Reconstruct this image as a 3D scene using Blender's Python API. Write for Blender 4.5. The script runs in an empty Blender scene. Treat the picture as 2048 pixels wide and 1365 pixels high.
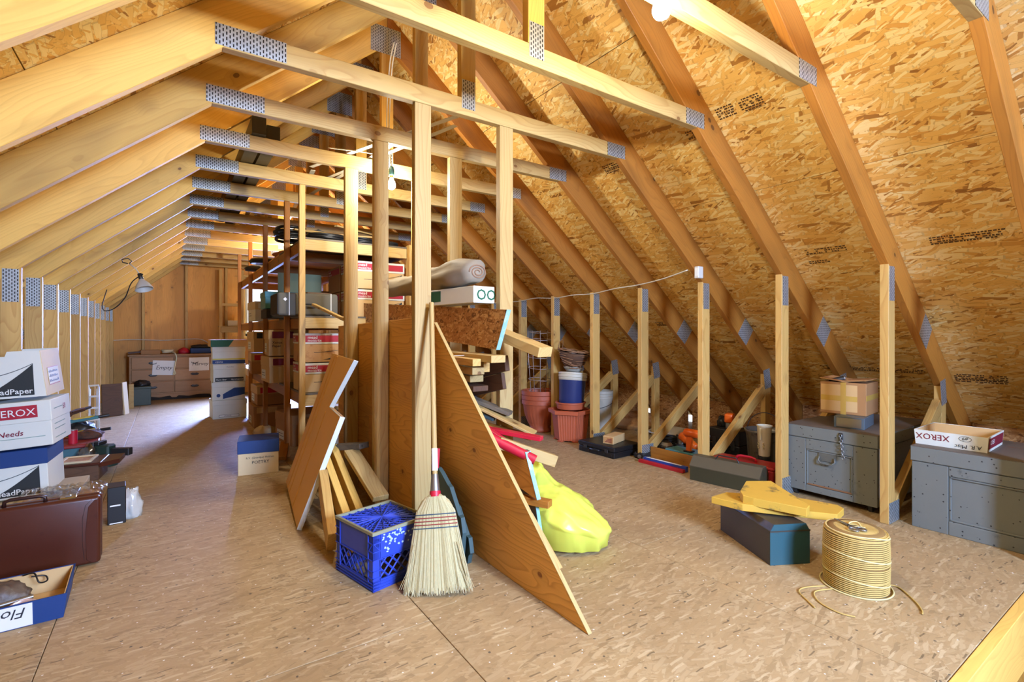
import bpy, bmesh, math, random
from mathutils import Vector, Matrix, Euler, noise
R = math.radians
random.seed(7)
SC = bpy.context.scene
COL = SC.collection

# ------------------------------------------------------------------ camera
cd = bpy.data.cameras.new('camera'); cam = bpy.data.objects.new('camera', cd); COL.objects.link(cam)
cam.location = (0, 0, 1.108); cam.rotation_euler = (R(90), 0, R(-34.42))
cd.sensor_width = 36; cd.lens = 36 * 1000.7 / 2048; cd.shift_y = -15.8 / 2048
cd.clip_start = .02; cd.clip_end = 100
SC.camera = cam
# ------------------------------------------------------------------ view
vs = SC.view_settings
vs.view_transform = 'Standard'; vs.look = 'None'; vs.gamma = 1; vs.exposure = 0.0; vs.use_curve_mapping = False
SC.cycles.max_bounces = 4; SC.cycles.diffuse_bounces = 3; SC.cycles.glossy_bounces = 3; SC.cycles.transparent_max_bounces = 6
SC.cycles.caustics_reflective = False; SC.cycles.caustics_refractive = False; SC.cycles.sample_clamp_indirect = 6
SC.cycles.use_adaptive_sampling = True; SC.cycles.adaptive_threshold = .14
# ------------------------------------------------------------------ world: plain bright overcast sky outside
w = bpy.data.worlds.new('world'); SC.world = w; w.use_nodes = True
w.node_tree.nodes['Background'].inputs[0].default_value = (.74, .84, 1, 1)
w.node_tree.nodes['Background'].inputs[1].default_value = 2.5
# ------------------------------------------------------------------ daylight at the far gable window, added fill at the near one, lamps
def light(name, typ, loc, energy, color, rot=(0, 0, 0), size=None, size_y=None, radius=None, spread=None):
    l = bpy.data.lights.new(name, typ); l.energy = energy; l.color = color
    if typ == 'AREA':
        l.shape = 'RECTANGLE'; l.size = size; l.size_y = size_y
        if spread: l.spread = spread
    elif radius: l.shadow_soft_size = radius
    o = bpy.data.objects.new(name, l); COL.objects.link(o); o.location = loc; o.rotation_euler = rot
    return o
WARM = (1, .94, .76)
light('window_daylight', 'AREA', (1.51, 10.70, 1.62), 340, (.30, .44, 1), (R(-90 + 26), 0, R(-18)), .8, 1.0, spread=R(80))
light('window_fill_added', 'AREA', (1.34, -2.42, 1.75), 430, (.42, .60, 1), (R(90 - 26), 0, 0), 1.0, 1.0, spread=R(140))  # added bluish fill from behind the camera, its source unseen
BULB_A = (1.30, 1.05, 2.15); BULB_B = (1.335, 3.50, 2.19); BULB_ADDED = (1.34, 7.2, 2.15)

# ================================================================== materials
MATS = {}
class NT:
    def __init__(s, name):
        s.m = bpy.data.materials.new(name); s.m.use_nodes = True
        s.t = s.m.node_tree; s.b = s.t.nodes['Principled BSDF']
    def n(s, typ, **kw):
        nd = s.t.nodes.new(typ)
        for k, v in kw.items():
            if k == 'op': nd.operation = v
            else: setattr(nd, k, v)
        return nd
    def l(s, a, b): s.t.links.new(a, b)
    def setin(s, sock, v):
        if hasattr(v, 'is_linked') or isinstance(v, bpy.types.NodeSocket): s.l(v, sock)
        else: sock.default_value = v
    def math(s, op, a, b=0., c=None):
        nd = s.n('ShaderNodeMath', op=op); s.setin(nd.inputs[0], a); s.setin(nd.inputs[1], b)
        if c is not None: s.setin(nd.inputs[2], c)
        return nd.outputs[0]
    def vmath(s, op, a, b):
        nd = s.n('ShaderNodeVectorMath', op=op); s.setin(nd.inputs[0], a); s.setin(nd.inputs[1], b)
        return nd.outputs[0]
    def mix(s, f, a, b, mode='MIX'):
        nd = s.n('ShaderNodeMix', data_type='RGBA', blend_type=mode); s.setin(nd.inputs[0], f); s.setin(nd.inputs[6], a); s.setin(nd.inputs[7], b)
        return nd.outputs[2]
    def ramp(s, f, stops, interp='LINEAR'):
        nd = s.n('ShaderNodeValToRGB'); r = nd.color_ramp; r.interpolation = interp
        while len(r.elements) > len(stops): r.elements.remove(r.elements[-1])
        while len(r.elements) < len(stops): r.elements.new(.5)
        for e, (p, c) in zip(r.elements, stops):
            e.position = p; e.color = c if len(c) == 4 else (*c, 1)
        s.setin(nd.inputs[0], f); return nd.outputs[0]
    def noise(s, vec, scale, detail=3, rough=.55, dist=0., out=0):
        nd = s.n('ShaderNodeTexNoise'); s.setin(nd.inputs['Vector'], vec); nd.inputs['Scale'].default_value = scale
        nd.inputs['Detail'].default_value = detail; nd.inputs['Roughness'].default_value = rough; nd.inputs['Distortion'].default_value = dist
        return nd.outputs[out]
    def coords(s, rnd=True, amt=37.):
        tc = s.n('ShaderNodeTexCoord').outputs['Object']
        if not rnd: return tc
        oi = s.n('ShaderNodeObjectInfo'); s.rand = oi.outputs['Random']
        off = s.math('MULTIPLY', s.rand, amt)
        cx = s.n('ShaderNodeCombineXYZ')
        s.l(off, cx.inputs[0]); s.l(s.math('MULTIPLY', off, 1.7), cx.inputs[1])
        return s.vmath('ADD', tc, cx.outputs[0])
    def fin(s, col, rough=.6, bump=None, bstr=.3, bdist=.002, metal=0., spec=None):
        s.setin(s.b.inputs['Base Color'], col); s.setin(s.b.inputs['Roughness'], rough); s.b.inputs['Metallic'].default_value = metal
        if spec is not None: s.b.inputs['Specular IOR Level'].default_value = spec
        if bump is not None:
            nd = s.n('ShaderNodeBump'); nd.inputs['Strength'].default_value = bstr; nd.inputs['Distance'].default_value = bdist
            s.l(bump, nd.inputs['Height']); s.l(nd.outputs[0], s.b.inputs['Normal'])
        return s.m

def srgb(r, g, b):
    f = lambda c: (c / 255 / 12.92 if c / 255 <= .04045 else ((c / 255 + .055) / 1.055) ** 2.4)
    return (f(r), f(g), f(b), 1)

def osb(name, base, light_, dark, deep, flen=.11, fwid=.028, worn=0., rough=.62, rot=0.):
    s = NT(name); v = s.coords()
    nz = s.noise(v, 9, 2, out=1)
    v = s.vmath('ADD', v, s.vmath('SCALE' if False else 'MULTIPLY', s.vmath('SUBTRACT', nz, (.5, .5, .5)), (.03, .03, 0)))
    col = None; hgt = None
    specs = [(0.12, 1.0, -1), (1.25, .9, .62), (-.42, 1.0, .45), (.5, .85, .52), (-.08, 1.25, .50), (.38, .40, .78)]
    for i, (a, sc, th) in enumerate(specs):
        vr = s.n('ShaderNodeVectorRotate', rotation_type='Z_AXIS'); s.l(v, vr.inputs[0]); vr.inputs['Angle'].default_value = a + rot
        vv = s.vmath('MULTIPLY', vr.outputs[0], (1 / (flen * sc), 1 / (fwid * sc), 0)); vv = s.vmath('ADD', vv, (i * 13.7, i * 7.1, 0))
        vo = s.n('ShaderNodeTexVoronoi', voronoi_dimensions='2D', distance='CHEBYCHEV'); s.l(vv, vo.inputs['Vector']); vo.inputs['Scale'].default_value = 1
        sep = s.n('ShaderNodeSeparateColor'); s.l(vo.outputs['Color'], sep.inputs[0])
        c = s.ramp(sep.outputs[0], [(0, deep), (.09, dark), (.27, base), (.60, base), (.84, light_), (1, light_)])
        if col is None: col = c; hgt = sep.outputs[2]
        else:
            m = s.math('MULTIPLY', s.math('GREATER_THAN', sep.outputs[1], th), s.math('LESS_THAN', vo.outputs['Distance'], .46))
            rim = s.math('MULTIPLY', m, s.math('GREATER_THAN', vo.outputs['Distance'], .40))
            col = s.mix(m, col, c); hm = s.mix(m, hgt, sep.outputs[2]); hgt = hm
            col = s.mix(s.math('MULTIPLY', rim, .35), col, deep)  # thin shadow round each flake, painted into the colour
    st = s.noise(s.vmath('MULTIPLY', v, (9, 260, 1) if not rot else (260, 9, 1)), 1., 2, .6)   # fibre streaks
    col = s.mix(s.math('MULTIPLY', st, .45), col, dark)
    big = s.noise(v, 1.3, 2)
    col = s.mix(s.ramp(big, [(.35, (0, 0, 0)), (.75, (.22, .22, .22))]), col, dark)
    if worn:
        g = s.noise(v, 2.2, 2, .6)
        col = s.mix(s.math('MULTIPLY', worn, s.ramp(g, [(.25, (.55,) * 3), (.8, (1,) * 3)])), col, base)
        st = s.noise(v, .9, 3, .65)
        col = s.mix(s.ramp(st, [(.56, (0, 0, 0)), (.72, (.5, .5, .5))]), col, dark)
        vv = s.vmath('MULTIPLY', v, (1 / .012, 1 / .085, 0)); sp = s.n('ShaderNodeTexVoronoi', voronoi_dimensions='2D', distance='CHEBYCHEV'); s.l(vv, sp.inputs['Vector']); sp.inputs['Scale'].default_value = 1
        sq = s.n('ShaderNodeSeparateColor'); s.l(sp.outputs['Color'], sq.inputs[0]); ins = s.math('LESS_THAN', sp.outputs['Distance'], .42)
        col = s.mix(s.math('MULTIPLY', ins, s.math('MULTIPLY', s.math('GREATER_THAN', sq.outputs[0], .92), .5)), col, light_)
        col = s.mix(s.math('MULTIPLY', s.math('LESS_THAN', sp.outputs['Distance'], .24), s.math('MULTIPLY', s.math('LESS_THAN', sq.outputs[0], .05), .6)), col, deep)
        sp = s.n('ShaderNodeTexVoronoi', voronoi_dimensions='2D'); s.l(v, sp.inputs['Vector']); sp.inputs['Scale'].default_value = 15
        sq = s.n('ShaderNodeSeparateColor'); s.l(sp.outputs['Color'], sq.inputs[0])
        col = s.mix(s.math('MULTIPLY', s.math('LESS_THAN', sp.outputs['Distance'], s.math('MULTIPLY', s.math('GREATER_THAN', sq.outputs[0], .72), .045)), .8), col, (.85, .82, .75, 1))
        sp = s.n('ShaderNodeTexVoronoi', voronoi_dimensions='2D'); s.l(v, sp.inputs['Vector']); sp.inputs['Scale'].default_value = 11
        sq = s.n('ShaderNodeSeparateColor'); s.l(sp.outputs['Color'], sq.inputs[0])
        col = s.mix(s.math('MULTIPLY', s.math('LESS_THAN', sp.outputs['Distance'], s.math('MULTIPLY', s.math('GREATER_THAN', sq.outputs[0], .6), .05)), .75), col, (.05, .04, .035, 1))
    MATS[name] = s.fin(col, rough, hgt, .35, .0012)

def lumber(name, base, dark, late, knots=1., ring=1., rough=.58, tint=.25, stain=None, grime=.25):
    s = NT(name); v = s.coords()
    warp = s.noise(s.vmath('MULTIPLY', v, (.9, 5, 5)), 1., 2)
    vk = s.vmath('MULTIPLY', v, (4.6, 6.5, 6.5))
    vo = s.n('ShaderNodeTexVoronoi'); s.l(vk, vo.inputs['Vector']); vo.inputs['Scale'].default_value = 1; vo.inputs['Randomness'].default_value = 1
    d = vo.outputs['Distance']
    sk = s.n('ShaderNodeSeparateColor'); s.l(vo.outputs['Color'], sk.inputs[0]); has = s.math('GREATER_THAN', sk.outputs[0], .52)
    kn = s.math('MULTIPLY', has, s.math('LESS_THAN', d, .105 * knots))
    halo = s.math('MULTIPLY', has, s.ramp(d, [(.08 * knots, (1, 1, 1)), (.30, (0, 0, 0))]))
    rg = s.math('MULTIPLY_ADD', warp, 16., s.math('MULTIPLY', halo, -1.6))
    sep = s.n('ShaderNodeSeparateXYZ'); s.l(v, sep.inputs[0])
    rg = s.math('ADD', rg, s.math('MULTIPLY', sep.outputs[1], 42.)); rg = s.math('ADD', rg, s.math('MULTIPLY', sep.outputs[2], 23.))
    line = s.math('FRACT', rg)
    ln = s.ramp(line, [(0, (0, 0, 0)), (.62, (.30, .30, .30)), (.9, (1, 1, 1)), (1, (0, 0, 0))])
    fine = s.noise(s.vmath('MULTIPLY', v, (3, 130, 130)), 1., 1, .6)
    col = s.mix(s.math('MULTIPLY', ln, .55 * ring), base, late)
    col = s.mix(s.math('MULTIPLY', fine, .30), col, late)
    col = s.mix(s.math('MULTIPLY', halo, .35 * knots), col, dark)
    col = s.mix(s.math('MULTIPLY', kn, .8), col, dark)
    blot = s.noise(s.vmath('MULTIPLY', v, (1.2, 5, 5)), 1., 2, .6)
    col = s.mix(s.math('MULTIPLY', s.ramp(blot, [(.52, (0, 0, 0)), (.78, (1, 1, 1))]), grime), col, dark)
    if stain:
        st = s.noise(s.vmath('MULTIPLY', v, (1.5, 4, 4)), 1., 4, .7, .4)
        col = s.mix(s.ramp(st, [(.40, (0, 0, 0)), (.62, (.85, .85, .85))]), col, stain)
    hs = s.n('ShaderNodeHueSaturation'); s.l(col, hs.inputs['Color'])
    s.l(s.math('MULTIPLY_ADD', s.rand, tint, 1 - tint * .55), hs.inputs['Value'])
    MATS[name] = s.fin(hs.outputs[0], rough, fine, .15, .001)

def paint(name, col, rough=.5, wear=None, wearamt=.0, mott=.12, scale=18, metal=0., bump=.0, spec=None, chip=None):
    s = NT(name); v = s.coords()
    n1 = s.noise(v, scale, 4, .6)
    dk = tuple(c * .6 for c in col[:3]) + (1,)
    c = s.mix(s.math('MULTIPLY', n1, mott * 2), col, dk)
    if wear:
        n2 = s.noise(v, scale * .45, 6, .7)
        c = s.mix(s.ramp(n2, [(.62 - wearamt, (0, 0, 0)), (.70 - wearamt * .8, (1, 1, 1))]), c, wear)
    if chip:
        vo = s.n('ShaderNodeTexVoronoi'); s.l(v, vo.inputs['Vector']); vo.inputs['Scale'].default_value = 34
        c = s.mix(s.math('LESS_THAN', vo.outputs['Distance'], .13), c, chip)
    MATS[name] = s.fin(c, rough, n1 if bump else None, bump, .002, metal, spec)

def glow(name, col, strength):
    s = NT(name); s.b.inputs['Base Color'].default_value = col
    s.b.inputs['Emission Color'].default_value = col; s.b.inputs['Emission Strength'].default_value = strength
    MATS[name] = s.m

def glass(name, col=(1, 1, 1, 1), alpha=.25, rough=.05):
    s = NT(name); out = s.t.nodes['Material Output']
    tr = s.n('ShaderNodeBsdfTransparent'); tr.inputs[0].default_value = col
    gl = s.n('ShaderNodeBsdfGlossy'); gl.inputs['Roughness'].default_value = rough; gl.inputs[0].default_value = (1, 1, 1, 1)
    mx = s.n('ShaderNodeMixShader'); mx.inputs[0].default_value = alpha
    s.l(tr.outputs[0], mx.inputs[1]); s.l(gl.outputs[0], mx.inputs[2]); s.l(mx.outputs[0], out.inputs[0])
    MATS[name] = s.m

def plate_mat():
    s = NT('galvanised_plate'); v = s.n('ShaderNodeTexCoord').outputs['Object']
    # punched teeth: short slots in staggered columns
    sep = s.n('ShaderNodeSeparateXYZ'); s.l(v, sep.inputs[0])
    cx = s.math('MULTIPLY', sep.outputs[0], 1 / .0125); ix = s.math('FLOOR', cx); fx = s.math('FRACT', cx)
    cy = s.math('ADD', s.math('MULTIPLY', sep.outputs[1], 1 / .022), s.math('MULTIPLY', s.math('MODULO', ix, 2.), .5)); fy = s.math('FRACT', cy)
    a = s.math('LESS_THAN', s.math('ABSOLUTE', s.math('SUBTRACT', fx, .5)), .2)
    b = s.math('LESS_THAN', s.math('ABSOLUTE', s.math('SUBTRACT', fy, .5)), .3)
    slot = s.math('MULTIPLY', a, b)
    vv = s.coords(); n1 = s.noise(vv, 30, 3)
    base = s.mix(n1, srgb(150, 155, 158), srgb(205, 210, 208))
    col = s.mix(slot, base, srgb(45, 42, 40))
    MATS['galvanised_plate'] = s.fin(col, .42, s.math('SUBTRACT', 1., slot), .6, .002, .55)

osb('osb_roof', srgb(242, 198, 112), srgb(254, 236, 172), srgb(212, 152, 68), srgb(120, 70, 26), .125, .024)
osb('osb_floor', srgb(176, 147, 104), srgb(208, 186, 146), srgb(146, 117, 77), srgb(76, 57, 38), .085, .015, worn=.80, rough=.6, rot=1.45)
osb('osb_board', srgb(190, 136, 80), srgb(224, 180, 124), srgb(140, 90, 46), srgb(80, 48, 24), .045, .016)
lumber('pine', srgb(214, 174, 100), srgb(108, 64, 26), srgb(182, 130, 60))
lumber('pine_old', srgb(184, 120, 42), srgb(78, 44, 12), srgb(142, 84, 26), grime=.55, tint=.3, ring=.7, knots=.8)
lumber('pine_rafter', srgb(230, 186, 94), srgb(98, 58, 20), srgb(184, 128, 52), grime=.6, tint=.4, ring=.5, knots=.75)
lumber('pine_stained', srgb(196, 148, 92), srgb(70, 44, 26), srgb(150, 100, 56), stain=srgb(84, 62, 44), grime=.6)
lumber('pine_pale', srgb(200, 170, 108), srgb(116, 74, 32), srgb(170, 130, 70), knots=.9)
lumber('plywood', srgb(242, 186, 96), srgb(124, 68, 22), srgb(200, 136, 58), knots=.7, ring=1.25)
lumber('plywood_wall', srgb(234, 168, 78), srgb(122, 70, 22), srgb(200, 134, 54), knots=.7, ring=.8, grime=.3)
lumber('dresser_wood', srgb(172, 130, 86), srgb(96, 62, 36), srgb(144, 102, 62), knots=0., ring=.5)
lumber('dark_wood', srgb(98, 66, 42), srgb(44, 28, 18), srgb(70, 44, 26), knots=.4)
lumber('grey_wood', srgb(112, 100, 84), srgb(56, 48, 40), srgb(86, 76, 62), knots=.5)
plate_mat()
paint('subfloor_dark', srgb(60, 42, 28), .8)

# ================================================================== mesh helpers
def mesh_obj(name, me, mat, parent=None, loc=(0, 0, 0), rot=(0, 0, 0), mtx=None, smooth=False):
    o = bpy.data.objects.new(name, me); COL.objects.link(o)
    if mat is not None and len(me.materials) == 0: me.materials.append(MATS[mat])
    if smooth:
        for p in me.polygons: p.use_smooth = True
    if parent is not None: o.parent = parent
    if mtx is not None: o.matrix_local = mtx
    else: o.location = loc; o.rotation_euler = rot
    return o

class G:
    """collects shapes into one mesh"""
    def __init__(s): s.bm = bmesh.new()
    def _add(s, verts, faces, T=None):
        vs_ = [s.bm.verts.new((T @ Vector(v)) if T else v) for v in verts]; fs = []
        for f in faces:
            try: fs.append(s.bm.faces.new([vs_[i] for i in f]))
            except ValueError: pass
        return vs_, fs
    def box(s, c, d, bev=0., rot=None, seg=1):
        T = Matrix.Translation(c) @ (rot.to_matrix().to_4x4() if isinstance(rot, Euler) else (Euler(rot).to_matrix().to_4x4() if rot else Matrix()))
        x, y, z = d[0] / 2, d[1] / 2, d[2] / 2
        V = [(a * x, b * y, e * z) for a in (-1, 1) for b in (-1, 1) for e in (-1, 1)]
        F = [(0, 1, 3, 2), (4, 6, 7, 5), (0, 4, 5, 1), (2, 3, 7, 6), (0, 2, 6, 4), (1, 5, 7, 3)]
        v, f = s._add(V, F, T)
        if bev:
            es = list({e for q in f for e in q.edges})
            bmesh.ops.bevel(s.bm, geom=es, offset=bev, segments=seg, affect='EDGES', profile=.5)
        return s
    def b2(s, x0, x1, y0, y1, z0, z1, bev=0., seg=1): return s.box(((x0 + x1) / 2, (y0 + y1) / 2, (z0 + z1) / 2), (abs(x1 - x0), abs(y1 - y0), abs(z1 - z0)), bev, None, seg)
    def prism(s, poly, z0, z1, T=None, bev=0.):
        n = len(poly)
        V = [(p[0], p[1], z0) for p in poly] + [(p[0], p[1], z1) for p in poly]
        F = [tuple(range(n - 1, -1, -1)), tuple(range(n, 2 * n))] + [(i, (i + 1) % n, n + (i + 1) % n, n + i) for i in range(n)]
        v, f = s._add(V, F, T)
        if bev: bmesh.ops.bevel(s.bm, geom=list({e for q in f for e in q.edges}), offset=bev, segments=1, affect='EDGES')
        return s
    def cyl(s, p0, p1, r0, r1=None, n=16, caps=True):
        p0 = Vector(p0); p1 = Vector(p1); r1 = r0 if r1 is None else r1
        ax = (p1 - p0).normalized(); q = ax.to_track_quat('Z', 'Y').to_matrix()
        V = []
        for p, r in ((p0, r0), (p1, r1)):
            for i in range(n):
                a = 2 * math.pi * i / n; V.append(p + q @ Vector((math.cos(a) * r, math.sin(a) * r, 0)))
        F = [(i, (i + 1) % n, n + (i + 1) % n, n + i) for i in range(n)]
        if caps: F += [tuple(range(n - 1, -1, -1)), tuple(range(n, 2 * n))]
        s._add(V, F); return s
    def lathe(s, prof, n=32, c=(0, 0, 0), cap0=True, cap1=False, sx=1., sy=1., flute=None):
        V = []
        for (r, z) in prof:
            for i in range(n):
                a = 2 * math.pi * i / n; rr = r
                if flute: rr = r * flute(a, z)
                V.append((c[0] + math.cos(a) * rr * sx, c[1] + math.sin(a) * rr * sy, c[2] + z))
        F = []
        for j in range(len(prof) - 1):
            for i in range(n): F.append((j * n + i, j * n + (i + 1) % n, (j + 1) * n + (i + 1) % n, (j + 1) * n + i))
        if cap0: F.append(tuple(range(n - 1, -1, -1)))
        if cap1: k = (len(prof) - 1) * n; F.append(tuple(range(k, k + n)))
        s._add(V, F); return s
    def tube(s, path, r, n=8, closed=False, caps=True):
        P = [Vector(p) for p in path]; m = len(P); V = []; prev = None
        for i in range(m):
            a = P[i - 1] if (i or closed) else P[i]; b = P[(i + 1) % m] if (i < m - 1 or closed) else P[i]
            t = (b - a).normalized()
            if prev is None:
                u = t.orthogonal().normalized()
            else:
                u = (prev - t * prev.dot(t)); u = u.normalized() if u.length > 1e-6 else t.orthogonal().normalized()
            prev = u; w_ = t.cross(u); rr = r[i] if isinstance(r, (list, tuple)) else r
            for k in range(n):
                an = 2 * math.pi * k / n; V.append(P[i] + (u * math.cos(an) + w_ * math.sin(an)) * rr)
        F = []
        for i in range(m if closed else m - 1):
            j = (i + 1) % m
            for k in range(n): F.append((i * n + k, i * n + (k + 1) % n, j * n + (k + 1) % n, j * n + k))
        if caps and not closed: F += [tuple(range(n - 1, -1, -1)), tuple(range((m - 1) * n, m * n))]
        s._add(V, F); return s
    def sphere(s, c, r, sx=1, sy=1, sz=1, u=16, v=10):
        T = Matrix.Translation(c) @ Matrix.Diagonal((r * sx, r * sy, r * sz, 1))
        bmesh.ops.create_uvsphere(s.bm, u_segments=u, v_segments=v, radius=1, matrix=T); return s
    def quad(s, pts): s._add(pts, [tuple(range(len(pts)))]); return s
    def done(s, name, mat, parent=None, loc=(0, 0, 0), rot=(0, 0, 0), smooth=False, mtx=None, ang=None):
        bmesh.ops.recalc_face_normals(s.bm, faces=s.bm.faces)
        me = bpy.data.meshes.new(name); s.bm.to_mesh(me); s.bm.free()
        o = mesh_obj(name, me, mat, parent, loc, rot, mtx, smooth)
        if ang and smooth:
            try: me.set_sharp_from_angle(angle=R(ang))
            except Exception: pass
        return o

def tag(o, label=None, cat=None, group=None, kind=None):
    if label: o['label'] = label
    if cat: o['category'] = cat
    if group: o['group'] = group
    if kind: o['kind'] = kind
    return o
def thing(name, label, cat, loc=(0, 0, 0), rot=0., group=None):
    o = bpy.data.objects.new(name, None); COL.objects.link(o); o.empty_display_size = .1
    o.location = loc; o.rotation_euler = rot if isinstance(rot, (tuple, list)) else (0, 0, rot)
    return tag(o, label, cat, group)
def frame(p0, x, z):
    x = Vector(x).normalized(); z = Vector(z); z = (z - x * z.dot(x)).normalized(); y = z.cross(x)
    M = Matrix((x, y, z)).transposed().to_4x4(); M.translation = p0; return M
def beam(name, p0, p1, w, t, mat, parent=None, up=(0, 1, 0), bev=.002, roll=0.):
    """timber from p0 to p1: length on local X, w on local Y, t on local Z (towards up)"""
    p0 = Vector(p0); p1 = Vector(p1); L = (p1 - p0).length
    M = frame(p0, p1 - p0, up)
    if roll: M = M @ Matrix.Rotation(roll, 4, 'X')
    return G().b2(0, L, -w / 2, w / 2, -t / 2, t / 2, bev).done(name, mat, parent, mtx=M)
def text(name, s_, size, mat, parent, mtx, bold=0., shear=0., xs=1., spacing=1., right=False):
    cu = bpy.data.curves.new(name, 'FONT'); cu.body = s_; cu.size = size; cu.offset = bold * size; cu.shear = shear
    cu.space_character = spacing; cu.resolution_u = 2
    if right: cu.align_x = 'RIGHT'
    tmp = bpy.data.objects.new(name, cu); COL.objects.link(tmp)
    dg = bpy.context.evaluated_depsgraph_get(); me = bpy.data.meshes.new_from_object(tmp.evaluated_get(dg))
    bpy.data.objects.remove(tmp)
    if xs != 1.: me.transform(Matrix.Diagonal((xs, 1, 1, 1)))
    me.materials.clear()
    return mesh_obj(name, me, mat, parent, mtx=mtx)
def copy_tree(o, parent=None):
    c = o.copy(); COL.objects.link(c); c.parent = parent
    for ch in o.children: copy_tree(ch, c)
    return c

# ================================================================== the shell
RX, SL, TZ = 1.34, .84, .228                       # ridge line, roof slope, plumb depth of a rafter
def L_(X): return 2.287 - SL * (abs(X - RX) - 1.16)  # underside of the rafters
YB, YF = 10.56, -2.3
SA = math.atan(SL); CA = math.cos(SA)
HX0, HX1, HY0, HY1 = 1.55, 3.55, -1.6, .53          # stair opening

def floor():
    g = G(); z0, z1 = -.05, -.022
    for (a, b, c, d) in ((-2.75, 5.4, HY1 + .001, YB), (-2.75, HX0, YF, HY1), (HX1, 5.4, YF, HY1), (HX0, HX1, YF, HY0)): g.b2(a, b, c, d, z0, z1)
    fl = tag(g.done('floor', 'subfloor_dark'), 'worn strand board attic floor in large panels', None, None, 'structure')
    xs = [-2.74, -1.55, -.36, .83, 2.02, 3.21, 4.40, 5.39]
    for i in range(len(xs) - 1):
        y = YF - (1.22 if i % 2 else 0.) - .7
        cuts = []
        y = 1.77 - (1.22 if i % 2 else 0) - 2.44 * 2
        while y < YB:
            a, b = max(y, YF), min(y + 2.44, YB)
            if b - a > .05: cuts.append((a, b))
            y += 2.44
        for a, b in cuts:
            x0, x1 = xs[i], xs[i + 1]
            rects = [(x0, x1, a, b)]
            # cut out the stair opening
            if x1 > HX0 and x0 < HX1 and a < HY1 and b > HY0:
                rects = []
                if b > HY1: rects.append((x0, x1, HY1, b))
                if a < HY0: rects.append((x0, x1, a, HY0))
                if x0 < HX0: rects.append((x0, HX0, max(a, HY0), min(b, HY1)))
                if x1 > HX1: rects.append((HX1, x1, max(a, HY0), min(b, HY1)))
            for (p, q, r, t) in rects:
                G().b2(0, t - r - .003, 0, q - p - .003, -.022, 0, .0012).done('floor_panel', 'osb_floor', fl, mtx=frame((q - .0015, r + .0015, 0), (0, 1, 0), (0, 0, 1)))
    # joist box round the stair opening and the shaft below it
    beam('edge_board', (HX0, HY1 - .02, -.121), (HX1, HY1 - .02, -.121), .24, .038, 'pine_rafter', fl)
    beam('edge_board', (HX0, HY0 - .02, -.17), (HX1, HY0 - .02, -.17), .24, .038, 'pine_rafter', fl)
    beam('edge_board', (HX0 - .02, HY0, -.17), (HX0 - .02, HY1, -.17), .24, .038, 'pine_rafter', fl, up=(1, 0, 0))
    beam('edge_board', (HX1 + .02, HY0, -.17), (HX1 + .02, HY1, -.17), .24, .038, 'pine_rafter', fl, up=(1, 0, 0))
    for x in [HX0 + .1 + .4 * i for i in range(6)]:
        beam('stud', (x, HY1 + .045, -.06), (x, HY1 + .045, -2.3), .09, .04, 'pine_rafter', fl, up=(1, 0, 0))
    g = G(); g.b2(HX0 - .1, HX1 + .1, HY1 + .12, HY1 + .14, -2.3, -.05); g.b2(HX0 - .1, HX1 + .1, HY0 - .14, HY0 - .12, -2.3, -.05)
    g.b2(HX0 - .14, HX0 - .12, HY0 - .1, HY1 + .1, -2.3, -.05); g.b2(HX1 + .12, HX1 + .14, HY0 - .1, HY1 + .1, -2.3, -.05); g.b2(HX0 - .2, HX1 + .2, HY0 - .2, HY1 + .2, -2.34, -2.3)
    g.done('shaft_lining', 'plywood_wall', fl)
floor()

def ceiling(side):
    # side +1: the right slope. Panels of strand board, long edge along the ridge
    def at(X): return L_(X) + TZ
    xo = 5.42 if side > 0 else 2 * RX - 5.42
    nrm = Vector((SL * side, 0, 1)).normalized()
    g = G(); T = Matrix()
    a = Vector((RX, 0, at(RX))); b = Vector((xo, 0, at(xo))); o0 = nrm * .016; o1 = nrm * .03
    V = []
    for p in (a, b):
        for o in (o0, o1):
            for y in (YF - .1, YB + .1): V.append((p.x + o.x, y, p.z + o.z))
    g._add(V, [(0, 1, 3, 2), (4, 6, 7, 5), (0, 4, 5, 1), (2, 3, 7, 6), (0, 2, 6, 4), (1, 5, 7, 3)])
    ce = tag(g.done('ceiling', 'subfloor_dark'), 'sloping strand board roof on the %s side' % ('right' if side > 0 else 'left'), None, None, 'structure')
    seams = [5.40, 4.93, 4.0, 3.09, 2.17, RX + .004]
    pans = []
    for i in range(5):
        X0, X1 = seams[i], seams[i + 1]
        wid = (X0 - X1) / CA - .004
        y = 1.153 + .61 * (-7 - (2 if i % 2 else 0)) + .0225
        while y < YB:
            r, t = max(y, YF), min(y + 2.44, YB)
            if t - r > .04:
                Xw = X0 if side > 0 else 2 * RX - X0
                M = frame((Xw, r + .002, at(Xw)), (0, 1, 0), nrm)      # local x along the ridge, local y up or down the slope
                sg = -1 if (M.to_3x3() @ Vector((0, 1, 0))).z < 0 else 1
                pans.append(G().b2(0, t - r - .004, 0, sg * wid, 0, .012, .001).done('roof_panel', 'osb_roof', ce, mtx=M))
            y += 2.44
    return ce
ceiling_right = ceiling(1); ceiling_left = ceiling(-1)

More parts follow.
